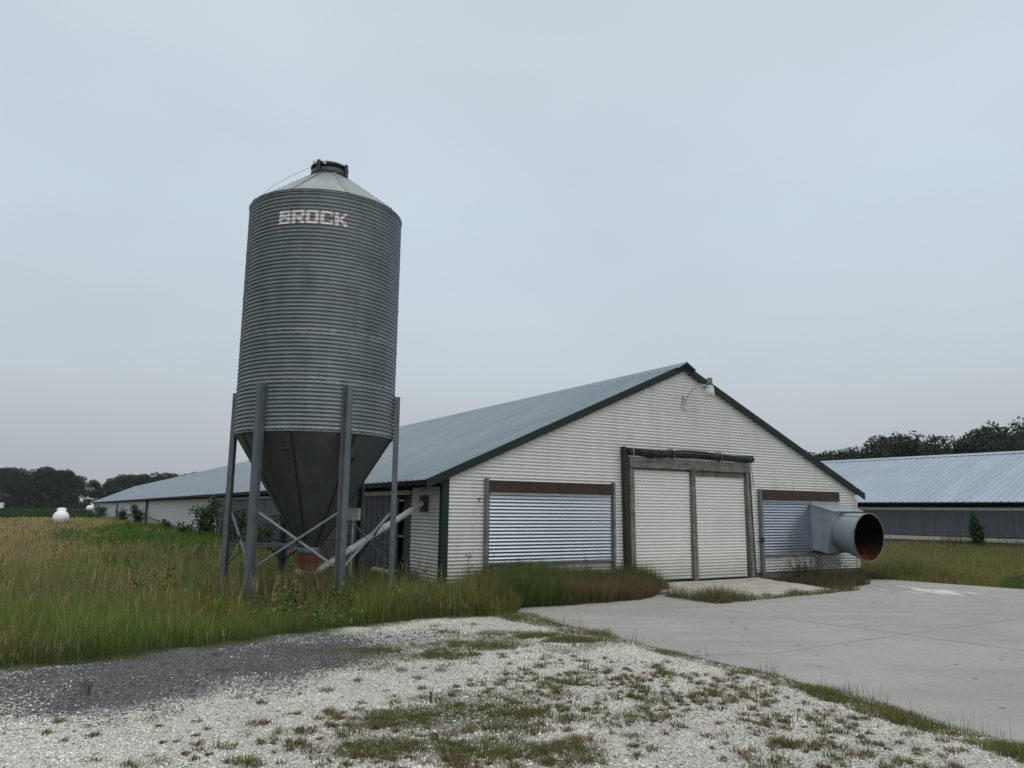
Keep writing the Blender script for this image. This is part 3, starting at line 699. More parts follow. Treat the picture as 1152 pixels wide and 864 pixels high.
for z in (ZB+(ZT-ZB)*k/5 for k in (1, 2, 3, 4)):
    zc = ZB+PITCH_C*(math.floor((z-ZB)/PITCH_C)+.5)
    for k in range(72):
        p = Vector((math.cos(2*PI*k/72), math.sin(2*PI*k/72), 0)); m.tube([p*(SR+.010)+Vector((0, 0, zc)), p*(SR+.019)+Vector((0, 0, zc))], .007, 5, smooth=False)
m.build('ring_bolts', M['bolt'], cyl)
# roof cone: shallow creased panels
ZC = zrel(6.13); vs = []; seg = 120; rings = 10; m = MB()
for j in range(rings+1):
    t = j/rings; r_ = SR+.02+(.34-SR-.02)*t; z = ZT+.045+(ZC-ZT-.045)*t
    for k in range(seg):
        vs.append((r_*math.cos(2*PI*k/seg), r_*math.sin(2*PI*k/seg), z))
m.add(vs, [(j*seg+k, j*seg+(k+1) % seg, (j+1)*seg+(k+1) % seg, (j+1)*seg+k) for j in range(rings) for k in range(seg)], True)
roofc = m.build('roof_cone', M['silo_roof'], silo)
m = MB()
for k in range(9):
    a = R(18+40*k); d_ = Vector((math.cos(a), math.sin(a), 0)); q_ = Vector((-math.sin(a), math.cos(a), 0))
    m.bar(d_*(SR+.02)+Vector((0, 0, ZT+.05)), d_*.35+Vector((0, 0, ZC+.006)), .04, .009)
    for i in range(13):
        t = (i+.5)/13; c_ = (d_*(SR+.04)+Vector((0, 0, ZT+.055))).lerp(d_*.35+Vector((0, 0, ZC+.008)), t)
        m.tube([c_+q_*.03, c_+q_*.03+Vector((0, 0, .010))], .008, 5, smooth=False)
m.build('roof_seam', M['silo_roof'], roofc)
MB().lathe([(.0, ZC+.285), (.18, ZC+.275), (.335, ZC+.225), (.35, ZC+.21), (.35, ZC+.18), (.33, ZC+.17)], 40).build('lid', M['cap'], silo)
MB().lathe([(.315, ZC+.23), (.315, ZC+.12), (.345, ZC+.11), (.345, ZC+.04), (.33, ZC-.01)], 40).build('fill_collar', M['cap'], silo)
for k in range(4):
    a = R(-20+90*k); d_ = Vector((math.cos(a), math.sin(a), 0)); q_ = Vector((-math.sin(a), math.cos(a), 0))
    m = MB(); m.bar(d_*.365+Vector((0, 0, ZC+.02)), d_*.365+Vector((0, 0, ZC+.24)), .07, .03, up=d_); m.build('lid_clamp', M['cap'], silo)
MB().tube([(-.34, -.15, ZC+.17), (-.62, -.30, ZC-.06), (-.90, -.50, ZC-.36), (-1.05, -.62, ZC-.60)], .0035, 5).build('lid_cord', M['frame'], silo)
m = MB()
for da in (-.012, .012):
    m.tube([(-.10+da*8, -.36, ZC+.17), (-.10+da*8, -.39, ZC+.17)], .03, 8)
m.build('latch', M['pale_grey'], silo)
# hopper
ZH = zrel(-.70); RH = .17; m = MB(); vs = []; seg = 96; rings = 8
for j in range(rings+1):
    t = j/rings; r_ = (SR-.01)+(RH-SR+.01)*t
    for k in range(seg): vs.append((r_*math.cos(2*PI*k/seg), r_*math.sin(2*PI*k/seg), ZB+(ZH-ZB)*t))
m.add(vs, [(j*seg+k, (j+1)*seg+k, (j+1)*seg+(k+1) % seg, j*seg+(k+1) % seg) for j in range(rings) for k in range(seg)], True)
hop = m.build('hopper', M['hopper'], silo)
def hop_pt(a, t, off=.006):
    r_ = (SR-.01)+(RH-SR+.01)*t+off; return Vector((r_*math.cos(a), r_*math.sin(a), ZB+(ZH-ZB)*t-off*.5))
m = MB()
for k in range(8):
    a = R(-92+45*k)
    m.bar(hop_pt(a, .01), hop_pt(a, .98), .035, .012, up=(math.cos(a), math.sin(a), 0))
m.build('hopper_seam', M['post_dark'], hop)
m = MB()
view_a = math.atan2(-SY, -SX)                      # azimuth facing the yard
for (da, t) in ((-.42, .05), (-.40, .10), (-.38, .16), (-.365, .23), (-.33, .36), (-.30, .50)):
    a = view_a+da; b = MB(); b.bar(hop_pt(a-.022, t, .008), hop_pt(a+.022, t, .008), .018, .012); b.build('sight_slot', M['black'], hop)
m = MB()
for (a0, t0, a1, t1, w) in ((.60, .20, .57, .28, .02), (.62, .205, .60, .26, .025), (.57, .28, .585, .36, .02), (.55, .30, .55, .38, .014), (.61, .19, .64, .17, .014), (.56, .35, .545, .39, .012)):
    m.bar(hop_pt(view_a+a0, t0, .009), hop_pt(view_a+a1, t1, .009), w*1.6, .006)
m.build('paint_mark', M['purple'], hop)
MB().lathe([(.19, ZH+.03), (.205, ZH+.02), (.205, ZH-.11), (.18, ZH-.12)], 32).build('collar', M['leg'], silo)
MB().lathe([(.20, ZH-.105), (.205, ZH-.14), (.19, ZH-.22), (.14, ZH-.36), (.13, ZH-.38), (0, ZH-.38)], 28).build('feed_boot', M['red'], silo)
# legs
LR = SR+.012; PH = R(5); ZL = zrel(2.0)
LEGP = []
for k in range(6):
    a = PH+k*PI/3; leg = bpy.data.objects.new('leg_frame', None)
    # hat channel section: x tangent, y radial outwards
    sec = [(-.092, 0), (-.046, 0), (-.034, .085), (.034, .085), (.046, 0), (.092, 0), (.092, .007), (.053, .007), (.041, .092), (-.041, .092), (-.053, .007), (-.092, .007)]
    d_ = Vector((math.cos(a), math.sin(a), 0)); q_ = Vector((-math.sin(a), math.cos(a), 0))
    m = MB(); n_ = len(sec)
    bot = [d_*(LR+.005+y)+q_*x+Vector((0, 0, -.08)) for x, y in sec]; tp = [d_*(LR+y)+q_*x+Vector((0, 0, ZL)) for x, y in sec]
    m.add(bot+tp, [(i, (i+1) % n_, n_+(i+1) % n_, n_+i) for i in range(n_)])
    m.add(tp, [(0, 1, 10, 11), (1, 2, 9, 10), (2, 3, 8, 9), (3, 4, 7, 8), (4, 5, 6, 7)])
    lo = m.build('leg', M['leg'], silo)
    b = MB()
    for i in range(12):
        for sx_ in (-.075, .075):
            z = ZB+.04+i*.06; p = d_*(LR+.007)+q_*sx_+Vector((0, 0, z)); b.tube([p, p+d_*.010], .008, 6, smooth=False)
    b.build('leg_bolt', M['bolt'], lo)
    LEGP.append((d_*(LR+.03), a))
bpy.data.objects.remove(leg)
def lerp3(k, z): return LEGP[k % 6][0]+Vector((0, 0, z))
for k in range(6):
    z0, z1 = .62, 1.58
    p0, p1 = lerp3(k, z0), lerp3(k+1, z1); q0, q1 = lerp3(k+1, z0), lerp3(k, z1)
    MB().bar(p0*1., p1, .042, .010, up=(p0+p1).normalized()).build('brace', M['leg'], silo)
    inn = -(q0+q1).normalized()*.03; inn.z = 0
    MB().bar(q0+inn, q1+inn, .042, .010, up=(q0+q1).normalized()).build('brace', M['leg'], silo)
for k in (0, 1, 2):
    MB().bar(lerp3(k, 1.0)*1., lerp3(k+1, 1.0), .03, .03).build('strut', M['leg'], silo)
for k in (1, 3, 4): MB().bar(lerp3(k, .98), Vector((LEGP[k][0].x*.14, LEGP[k][0].y*.14, .98)), .03, .03).build('strut', M['leg'], silo)
# control box on the back right leg
bx = empty('motor_box', (0, 0, 0)); bpy.data.objects.remove(bx)
cb = Vector(column(398, 14.3)); cb = Vector((cb.x-SX, cb.y-SY, 0))
MB().box(cb.x-.13, cb.x+.11, cb.y-.08, cb.y+.1, ztop(584, 398, 14.3)-.02, ztop(573.5, 398, 14.3)+.03).build('switch_box', M['pale_grey'], silo)
MB().tube([(cb.x, cb.y, ztop(584, 398, 14.3)), (cb.x-.02, cb.y, .1)], .02, 6).build('conduit', M['pvc'], silo)
# lettering BROCK following the corrugated sheet
GL = {'B': ["#########.", "##########", "###....###", "##########", "#########.", "##########", "###....###", "###....###", "##########", "#########."],
      'R': ["#########.", "##########", "###....###", "###....###", "##########", "#########.", "###.####..", "###..####.", "###...####", "###....###"],
      'O': [".########.", "##########", "###....###", "###....###", "###....###", "###....###", "###....###", "###....###", "##########", ".########."],
      'C': [".########.", "##########", "###....###", "###.......", "###.......", "###.......", "###.......", "###....###", "##########", ".########."],
      'K': ["###....###", "###...###.", "###..###..", "###.###...", "######....", "######....", "###.###...", "###..####.", "###...####", "###....###"]}
up = 3; gap = 1; rows = 10*up; word = 'BROCK'; colsN = (10*5+gap*4)*up
bm_ = np.zeros((rows+4, colsN+4), bool)
for i, ch in enumerate(word):
    for r_ in range(10):
        for c in range(10):
            if GL[ch][r_][c] == '#':
                x0 = 2+(i*(10+gap)+c)*up; bm_[2+r_*up:2+(r_+1)*up, x0:x0+up] = True
edge = np.zeros_like(bm_)
for dy, dx in ((1, 0), (1, 1), (0, 1)): edge |= np.roll(np.roll(bm_, dy, 0), dx, 1)
edge &= ~bm_
LZ1, LZ0 = zrel(4.965), zrel(4.725); LWID = 1.18
a_c = math.atan2(-SY, -SX)+math.asin(min(1, .08))  # word centre direction
_d = ray(352.5, 242); _c = Vector((_d.x/_d.y*12.15, 12.15)); a_c = math.atan2(_c.y-SY, _c.x-SX)
def letters(mask, name, mat, off):
    vs = []; fs = []; H, Wd = mask.shape; ch_ = (LZ1-LZ0)/rows; cw = LWID/colsN; sub = 2
    for r_ in range(H):
        for c in range(Wd):
            if not mask[r_, c]: continue
            for s_ in range(sub):
                z1_ = LZ1-(r_-2+s_/sub)*ch_; z0_ = LZ1-(r_-2+(s_+1)/sub)*ch_
                b_ = len(vs)
                for z, cc in ((z0_, c), (z0_, c+1), (z1_, c+1), (z1_, c)):
                    a = a_c+((cc-2)*cw-LWID/2)/SR; rr_ = corr_r(z)+off
                    vs.append((rr_*math.cos(a), rr_*math.sin(a), z))
                fs.append((b_, b_+1, b_+2, b_+3))
    o = MB().add(vs, fs).build(name, mat, cyl); return o
letters(bm_, 'lettering', M['letter'], .003)
letters(edge, 'lettering_shadow', M['letter_red'], .002)

# ------------------------------------------------------------------ auger tube and drain pipe
aw = wall(-.06, .79)
aug = empty('feed_auger', (SX, SY, 0), 0, label='white feed auger tube sloping from silo boot to barn side wall', cat='auger')
ea = Vector((aw[0]-SX, aw[1]-SY, zrel(.11))); sa = Vector((.13, .06, .50))
MB().tube([sa, sa.lerp(ea, .5), ea], .058, 14).build('tube', M['pvc'], aug)
for t in (.3, .62): p = sa.lerp(ea, t); dd = (ea-sa).normalized()*.05; MB().tube([p-dd, p+dd], .068, 14).build('coupling', M['pvc'], aug)
MB().tube([(-.22, -.1, .50), (.0, -.02, .48), sa], [.05, .09, .07], 12).build('elbow', M['pale_grey'], aug)
MB().lathe([(0, -.12), (.08, -.12), (.08, .12), (0, .12)], 14).build('end_motor', M['post_dark'], aug).location = (-.3, -.12, .5)
gp = [ground(404, 640, .2), ground(447, 650, .2)]
pp = empty('drain_pipe', (*gp[1], 0), 0, label='thick white plastic pipe lying in grass beneath the silo', cat='pipe')
q0 = Vector((gp[0][0]-gp[1][0], gp[0][1]-gp[1][1], .24)); q1 = Vector((0, 0, .22))
q0 = q1+(q0-q1).normalized()*1.4
MB().tube([q0, q1], .105, 18, caps=False).build('pipe_body', M['pvc'], pp)
dd = (q1-q0).normalized(); MB().tube([q1-dd*.16, q1+dd*.01], .122, 18, caps=False).build('pipe_socket', M['pvc'], pp)
MB().tube([q1-dd*.02, q1+dd*.06], .113, 18).build('dark_pipe_end', M['post_dark'], pp)  # dark plug: shade inside the open pipe end, put into its colour

# ------------------------------------------------------------------ propane tanks, far trailer
def tank(name, loc, r_, length, rz, label, group=None):
    o = empty(name, loc, rz, label=label, cat='gas tank', group=group)
    prof = [(max(.001, r_*math.sin(a)), -length/2+r_-r_*math.cos(a)) for a in np.linspace(0, PI/2, 8)]
    prof += [(r, -z) for r, z in reversed(prof)]
    b = MB().lathe(prof, 28).build('tank_body', M['tank'], o); b.rotation_euler.x = R(90); b.location = (0, 0, r_+.1)
    MB().lathe([(0, .25), (.2, .24), (.31, .18), (.33, .0)], 24).build('valve_dome', M['tank'], o).location = (0, -length*.1, 2*r_+.06)
    for y in (-length*.3, length*.3): MB().box(-r_*.7, r_*.7, y-.06, y+.06, -.09, .2).build('leg', M['foundation'], o)
    return o
tc_ = column(69.2, 59)
tank('propane_tank', (*tc_, 0), .55, 2.6, R(32), 'white domed propane tank standing in the tall tan grass')
tf = column(103, 158); tank('propane_tank', (*tf, .3), .62, 2.4, R(80), 'tiny white tank beyond the far end of the barn')
tl = column(-4, 235)
tra = empty('box_trailer', (*tl, 0), R(20), label='tiny white trailer at the edge of the far wood', cat='trailer')
MB().box(-1.6, 1.6, -.9, .9, .5, 2.1).build('trailer_body', M['tank'], tra)
for x in (-.5, .5): MB().tube([(x, -.95, .33), (x, -.7, .33)], .33, 14).build('wheel', M['post_dark'], tra)

# ------------------------------------------------------------------ grass machinery
def leaf_cloud(P, size, colr, flat=.5):
    n = len(P); az = RNG.uniform(0, 2*PI, n); el = RNG.normal(0, flat, n); ro = RNG.uniform(0, 2*PI, n)
    a = np.stack([np.cos(az)*np.cos(el), np.sin(az)*np.cos(el), np.sin(el)], 1)
    b = np.cross(a, RNG.normal(0, 1, (n, 3))); b /= np.linalg.norm(b, axis=1)[:, None]
    s_ = (size*RNG.uniform(.6, 1.35, n))[:, None]
    V = np.stack([P-a*s_*.5, P+b*s_*.28, P+a*s_*.5, P-b*s_*.28], 1)
    return V.reshape(-1, 3), (np.arange(n)[:, None]*4+np.array([[0, 1, 2, 3]])), np.repeat(colr, 4, 0)
def blades(name, P, H, Wd, C0, C1, lean=.48, z0=-.085, parent=None, mat=None, curl=1.0, kind='stuff'):
    n = len(P); az = RNG.uniform(0, 2*PI, n); ln = np.abs(RNG.normal(0, lean, n))*H
    face = RNG.uniform(0, PI, n)
    dx = np.cos(az)*ln; dy = np.sin(az)*ln; wx = np.cos(face)*Wd/2; wy = np.sin(face)*Wd/2
    z0 = np.broadcast_to(z0, (n,))
    V = np.zeros((n, 5, 3), np.float32)
    V[:, 0] = np.stack([P[:, 0]-wx, P[:, 1]-wy, z0], 1); V[:, 1] = np.stack([P[:, 0]+wx, P[:, 1]+wy, z0], 1)
    m_ = .55
    V[:, 2] = np.stack([P[:, 0]+dx*.35+wx*.8, P[:, 1]+dy*.35+wy*.8, z0+H*m_], 1); V[:, 3] = np.stack([P[:, 0]+dx*.35-wx*.8, P[:, 1]+dy*.35-wy*.8, z0+H*m_], 1)
    V[:, 4] = np.stack([P[:, 0]+dx, P[:, 1]+dy, z0+H*(1-.25*np.minimum(1, ln/np.maximum(H, 1e-3)))], 1)
    C = np.zeros((n, 5, 3), np.float32); C[:, 0] = C[:, 1] = C0; C[:, 2] = C[:, 3] = C0*.55+C1*.45; C[:, 4] = C1
    b = np.arange(n)[:, None]*5
    o = np_mesh(name, V.reshape(-1, 3), [b+np.array([[0, 1, 2, 3]]), b+np.array([[3, 2, 4]])], mat or M['grass'], C.reshape(-1, 3), parent)
    if kind: o['kind'] = kind
    return o
def polar(n, r0, r1, a0=-46, a1=46, p=1.):
    u = RNG.random(n)
    r_ = np.exp(np.log(r0)+(np.log(r1)-np.log(r0))*u) if p == 1. else (r0**(2-p)+(r1**(2-p)-r0**(2-p))*u)**(1/(2-p))
    a = np.radians(RNG.uniform(a0, a1, n)); return np.stack([r_*np.sin(a), r_*np.cos(a)], 1)
def pxcol(P):                                      # picture column a point stands in (for planting the zones)
    return 576+F_PX*(P[:, 0]/P[:, 1])/1.0137
def varcol(n, base, v=.25):
    b = np.array(base, np.float32)[None]*(1+RNG.normal(0, v, (n, 1)))*(1+RNG.normal(0, .08, (n, 3))); return np.clip(b, .004, .8).astype(np.float32)
def barn_free(P, marg=.05):
    u, v = to_uv(P); return ~((u > -marg) & (u < BW+marg) & (v > -marg) & (v < BL))
OL = (.158, .182, .036); BR = (.28, .225, .095); TAN = (.46, .37, .19); GRN = (.105, .185, .033); DGR = (.028, .055, .016); BRI = (.075, .15, .028)

def meadow_style(P):
    """per point: height, base colour, tip colour"""
    n = len(P); r_ = np.hypot(P[:, 0], P[:, 1]); px = pxcol(P)
    k = vnoise(P, 2.2)*.55+vnoise(P, .7, 5)*.45
    far = np.clip((r_-14)/14, 0, 1)
    tanf = np.clip((k-.40)*4.5, 0, 1)*(.35+.65*far)
    left = np.clip((190-px)/130, 0, 1)*np.clip((r_-16)/10, 0, 1)
    tanf = tanf*np.clip(.45+(150-px)/90, .3, 1); tanf = np.clip(np.maximum(tanf*.75, left*(.55+.7*vnoise(P, 4, 7)))-np.clip((px-200)/100, 0, 1)*far*.4, 0, 1)
    pick = RNG.random(n) < tanf*.85
    base = varcol(n, OL, .25); gmask = vnoise(P, 1.4, 21) > .55
    base[gmask] = varcol(int(gmask.sum()), GRN, .25)
    tip = base*1.05; 
    seed = RNG.random(n) < .26; tip[seed] = varcol(int(seed.sum()), BR, .25)
    base[pick] = varcol(int(pick.sum()), (.25, .195, .085), .25); tip[pick] = varcol(int(pick.sum()), TAN, .22)
    cl = vnoise(P, .30, 51)*.6+vnoise(P, .13, 57)*.4; ton = (.55+.95*cl)[:, None].astype(np.float32)
    base *= ton; tip *= ton
    H = (.26+.24*vnoise(P, 1.8, 3)+.30*np.clip(cl-.3, 0, 1))*RNG.uniform(.5, 1.25, n)
    return H, base, tip
def in_meadow(P): return inpoly(P, meadow_poly) & barn_free(P) & ~inpoly(P, CONC)
def weedzone(P):
    px = pxcol(P)+RNG.normal(0, 7, len(P)); k = vnoise(P, 3., 40)
    P = P+np.stack([np.zeros(len(P)), RNG.normal(0, 1.6, len(P))], 1)
    a = (px > 105+55*k) & (px < 262) & (P[:, 1] > 20+8*k) & (P[:, 1] < 49) & (k > .08)
    b = (px > 85) & (px < 108) & (P[:, 1] > 27) & (P[:, 1] < 36) & (k > .4)
    return a | b
def plant(name, n, r0, r1, fn, wk, label_kind='stuff', sc=1., p=1., a0=-46, a1=46, edge_fade=True):
    P = polar(n, r0, r1, a0, a1, p); P = P[fn(P)]
    H, b, t = meadow_style(P); r_ = np.hypot(P[:, 0], P[:, 1])
    if edge_fade:
        d = dist_to(P, EDGE); f = np.clip((d-.02)/.55, 0, 1); H = H*(.28+.72*f)*sc
        low = (f < .75); b[low] = varcol(int(low.sum()), (.075, .105, .030), .2); t[low] = b[low]*1.1
    return blades(name, P, H, np.maximum(.0045, wk*r_)*RNG.uniform(.7, 1.3, len(P)), b, t)
plant('tall_grass', 330000, 7.0, 17, in_meadow, .00050)
plant('meadow_grass', 330000, 16, 42, lambda P: in_meadow(P) & ~(weedzone(P) & (RNG.random(len(P)) < .85)), .00062, edge_fade=False)
plant('meadow_grass', 110000, 40, 105, in_meadow, .0009, edge_fade=False, a0=-46, a1=-10)
def seed_stalks(name, n, r0, r1, a0, a1, fn):
    P = polar(n, r0, r1, a0, a1); P = P[fn(P) & (RNG.random(len(P)) < vnoise(P, 1.1, 61)**1.5*1.6)]; n = len(P); r_ = np.hypot(P[:, 0], P[:, 1]); hh = RNG.uniform(.38, .74, n)*(.45+.55*np.clip(dist_to(P, EDGE)/.8, 0, 1))
    c = varcol(n, (.15, .145, .055), .25); t = varcol(n, (.26, .195, .115), .3); P2 = P+RNG.normal(0, .015, (n, 2))
    st = blades(name, P, hh, np.maximum(.0035, .0004*r_), c, t, lean=.06)
    blades('seed_heads', P2, hh*.26+.03, np.maximum(.008, .0008*r_), t, t*1.05, lean=.3, z0=-.085+hh*.86, kind=None).parent = st
seed_stalks('tall_grass', 11000, 7.5, 24, -46, 3, in_meadow)
seed_stalks('tall_grass', 9000, 24, 70, -46, -12, lambda P: in_meadow(P) & ~weedzone(P) & ((pxcol(P) < 120) | (P[:, 1] < 27)))
P = polar(420000, 6.2, 13.5, -46, 2, 1.3); d = dist_to(P, EDGE); inm_ = inpoly(P, meadow_poly)
k = (d < np.where(inm_, .42, .02+.22*vnoise(P, .5, 8)-.05)) & ~inpoly(P, CONC); P = P[k]; n = len(P); c = varcol(n, (.13, .185, .045), .28); d_ = RNG.random(n) < .2; c[d_] = varcol(int(d_.sum()), (.24, .19, .09))
blades('low_grass', P, RNG.uniform(.03, .10, n)*(.6+.7*vnoise(P, .4, 3)), .005*RNG.uniform(.7, 1.3, n), c, c*1.15, lean=.7, z0=-.07)
def extra_grass(P, h0, h1, base, tip, w=.006, lean=.35, nm='tall_grass'):
    n = len(P); c = varcol(n, base, .35); t = c*1.15; s_ = RNG.random(n) < .35; t[s_] = varcol(int(s_.sum()), tip, .25)
    cl = (.6+.8*vnoise(P, .2, 71))[:, None]; blades(nm, P, RNG.uniform(h0, h1, n)*(.6+.7*vnoise(P, .35, 73)), w*RNG.uniform(.7, 1.4, n), (c*cl).astype(np.float32), (t*cl).astype(np.float32), lean=lean)
P = RNG.normal(0, 1, (5200, 2))*np.array([.34, .42])+np.array([-.32, 12.75]); P = P[in_meadow(P)]; extra_grass(P, .35, .72, (.13, .145, .035), BR)
P = RNG.normal(0, 1, (7000, 2))*np.array([.8, .5])+np.array([-1.6, 12.3]); P = P[in_meadow(P) & (dist_to(P, EDGE) > .25)]; extra_grass(P, .3, .62, (.12, .145, .035), BR)
a = RNG.uniform(0, 2*PI, 9000); q_ = np.sqrt(RNG.uniform(0, 1, 9000))*1.75; P = np.stack([SX+q_*np.cos(a), SY+q_*np.sin(a)], 1); P = P[in_meadow(P)]; extra_grass(P, .25, .70, (.11, .14, .035), BR, lean=.45)
P = np.stack([RNG.normal(-3.35, .30, 2600), RNG.normal(12.6, .25, 2600)], 1); extra_grass(P, .55, .92, (.16, .135, .06), (.30, .23, .12), .005, .4)
cc = polar(420, 8.2, 26, -42, -3); cc = cc[in_meadow(cc) & (dist_to(cc, EDGE) > .4) & (vnoise(cc, 1.6, 81) > .45)]
ci = np.repeat(np.arange(len(cc)), 40); n = len(ci); hh_ = RNG.uniform(.25, .6, len(cc))
P3 = np.column_stack([cc[ci]+RNG.normal(0, .10, (n, 2)), np.clip(RNG.normal(.65, .25, n), .15, 1.15)*hh_[ci]-.05])
V, F_, C_ = leaf_cloud(P3, np.full(n, .055)*(1+.02*np.hypot(P3[:, 0], P3[:, 1])), varcol(n, (.10, .165, .038), .35))
np_mesh('leafy_weeds', V, F_, M['leaf'], C_)['kind'] = 'stuff'
# broad-leaved bright green weeds behind the silo
P = polar(230000, 18, 52, -40, -15); P = P[weedzone(P) & in_meadow(P)]
n = len(P); c = varcol(n, (.082, .150, .028), .35); r_ = np.hypot(P[:, 0], P[:, 1])
blades('green_weeds', P, (.45+.35*vnoise(P, 2.4, 8))*RNG.uniform(.5, 1.15, n), .0016*r_*RNG.uniform(.6, 1.4, n), c*.8, c*1.15, lean=.5)
# lush weeds under and behind the silo
P = polar(110000, 12.5, 30, -27, -6); u, v = to_uv(P); k = in_meadow(P) & (u > -3.2) & (u < 0) & (v > .2) & (v < 14) & (vnoise(P, 1.1, 30) > .22); P = P[k]
n = len(P); c = varcol(n, (.085, .15, .03), .35)
blades('green_weeds', P, (.28+.4*vnoise(P, 1., 18))*RNG.uniform(.4, 1.1, n), .012*RNG.uniform(.6, 1.4, n), c*.8, c*1.1, lean=.5)
# far crop field
P = polar(70000, 96, 255, -46, -23); P = P[barn_free(P, 1.5)]; rows_ = np.abs(((P@nv) % 1.5)-.75)
n = len(P); c = varcol(n, (.030, .062, .018), .25)
blades('crop_field', P, RNG.uniform(.5, .95, n), .0022*np.hypot(P[:, 0], P[:, 1]), c, c*1.2, lean=.5)
# strip in front of the gable, left of the doors
def uvpts(n, u0, u1, v0, v1):
    u = RNG.uniform(u0, u1, n); v = RNG.uniform(v0, v1, n); return np.stack([CX+u*gv[0]+v*nv[0], CY+u*gv[1]+v*nv[1]], 1), u, v
P, u, v = uvpts(42000, .5, 4.75, -1.95, -.03)
k = (v > -1.75+.9*np.clip((u-3.2)/1.5, 0, 1)-.25*vnoise(P, .5)) & (u < 4.7-.15*vnoise(P, .3)); P, u, v = P[k], u[k], v[k]; n = len(P)
front = np.clip((-v-.55)/.8, 0, 1)*np.clip((u-1.2)/.8, 0, 1); c = varcol(n, (.070, .115, .028), .35); dead = RNG.random(n) < front*.8
c[dead] = varcol(int(dead.sum()), (.15, .095, .055), .25); t = c*1.2; sd_ = (RNG.random(n) < .2); t[sd_] = varcol(int(sd_.sum()), BR)
Hh = (.50+.34*vnoise(P, .6, 2))*RNG.uniform(.5, 1.2, n)*(1-.5*front)*np.where((u > 3.5), .8, 1)
blades('grass_strip', P, Hh, .007*RNG.uniform(.7, 1.4, n), c, t, lean=.55, z0=-.03)
# thin tall weeds
# weeds round the ramp
P, u, v = uvpts(6500, 4.0, 8.6, -2.95, -2.3); k = np.abs(v-(-2.75+.33*(u-4.15)/4)) < .10+.10*vnoise(P, .4); P, u = P[k], u[k]; n = len(P)
c = varcol(n, (.085, .10, .035), .3); dd_ = RNG.random(n) < .4; c[dd_] = varcol(int(dd_.sum()), (.22, .16, .09))
blades('ramp_weeds', P, (.07+.2*vnoise(P, .35, 3)**2)*RNG.uniform(.4, 1.2, n)*(1+.6*(u < 5.2)), .006*RNG.uniform(.7, 1.3, n), c, c*1.2, lean=.5, z0=-.01)
P, u, v = uvpts(9000, 3.95, 4.9, -2.9, -1.0); k = (vnoise(P, .35, 6) > .52) & (RNG.random(len(P)) < .55); P = P[k]; n = len(P); c = varcol(n, (.17, .125, .07), .35); g_ = RNG.random(n) < .35; c[g_] = varcol(int(g_.sum()), (.10, .13, .04), .3)
blades('ramp_weeds', P, RNG.uniform(.08, .32, n), np.full(n, .005), c, c*1.2, lean=.55, z0=-.01)
# dry weeds right of the ramp + under the fan
P, u, v = uvpts(17000, 8.05, 12.4, -2.4, -.05); k = (v > -2.35+1.3*np.clip((u-8.2)/4, 0, 1)) & (vnoise(P, .5, 4) > .25) & ~((u > 10.2) & (v < -1.2)); P, u, v = P[k], u[k], v[k]; n = len(P)
c = varcol(n, (.075, .056, .045), .45); g_ = RNG.random(n) < np.where(v < -1.3, .65, .2); c[g_] = varcol(int(g_.sum()), (.075, .085, .03), .3)
blades('dry_weeds', P, (.10+.30*vnoise(P, .5, 12)+.30*np.clip(1-np.abs(u-9.3)/.9, 0, 1)*(RNG.random(n) < .35))*RNG.uniform(.4, 1.1, n)*np.where(u > 10.3, .7, 1.), .007*RNG.uniform(.7, 1.4, n), c, c*1.25, lean=.6, z0=-.01)
# edge of the concrete
EC = [(.12, 12.45), (.86, 11.0), (1.32, 10.2), (1.95, 9.05), (2.66, 7.95), (3.62, 5.5), (5.2, 1.5)]
P = polar(900000, 3.5, 13.5, -12, 48, 1.6); d = dist_to(P, EC); u_in = inpoly(P, CONC)
w_ = .13+.24*vnoise(P, .8, 2)+np.clip((P[:, 1]-9.8)/3, 0, 1)*.35
k = (d < w_*np.where(u_in, .22, 1)) & (RNG.random(len(P)) < .75); P = P[k]; n = len(P); d = d[k]
c = varcol(n, (.115, .150, .040), .28); dd_ = RNG.random(n) < .3*vnoise(P, .5, 9)*2; c[dd_] = varcol(int(dd_.sum()), (.17, .12, .06))
big = vnoise(P, .45, 33)
blades('edge_grass', P, (.025+.06*big+.07*(np.clip(big-.6, 0, 1)*2.5)**1.5)*RNG.uniform(.5, 1.3, n), .0042*RNG.uniform(.7, 1.4, n), c, c*1.2, lean=.6, z0=-.03)
# sprigs of seed stalks along the concrete edge
sp_c = [(1.55, 9.8), (2.15, 8.75), (2.62, 7.95), (2.95, 7.2), (3.1, 6.85), (3.35, 6.2), (3.5, 5.85), (.95, 10.85), (.75, 11.1), (3.0, 7.0)]
PP = np.concatenate([np.array(s)+RNG.normal(0, .09, (26, 2)) for s in sp_c]); n = len(PP); c = varcol(n, (.14, .12, .06), .25)
blades('seed_stalks', PP, RNG.uniform(.08, .24, n), np.full(n, .0035), c, c*1.3, lean=.35, z0=-.03)
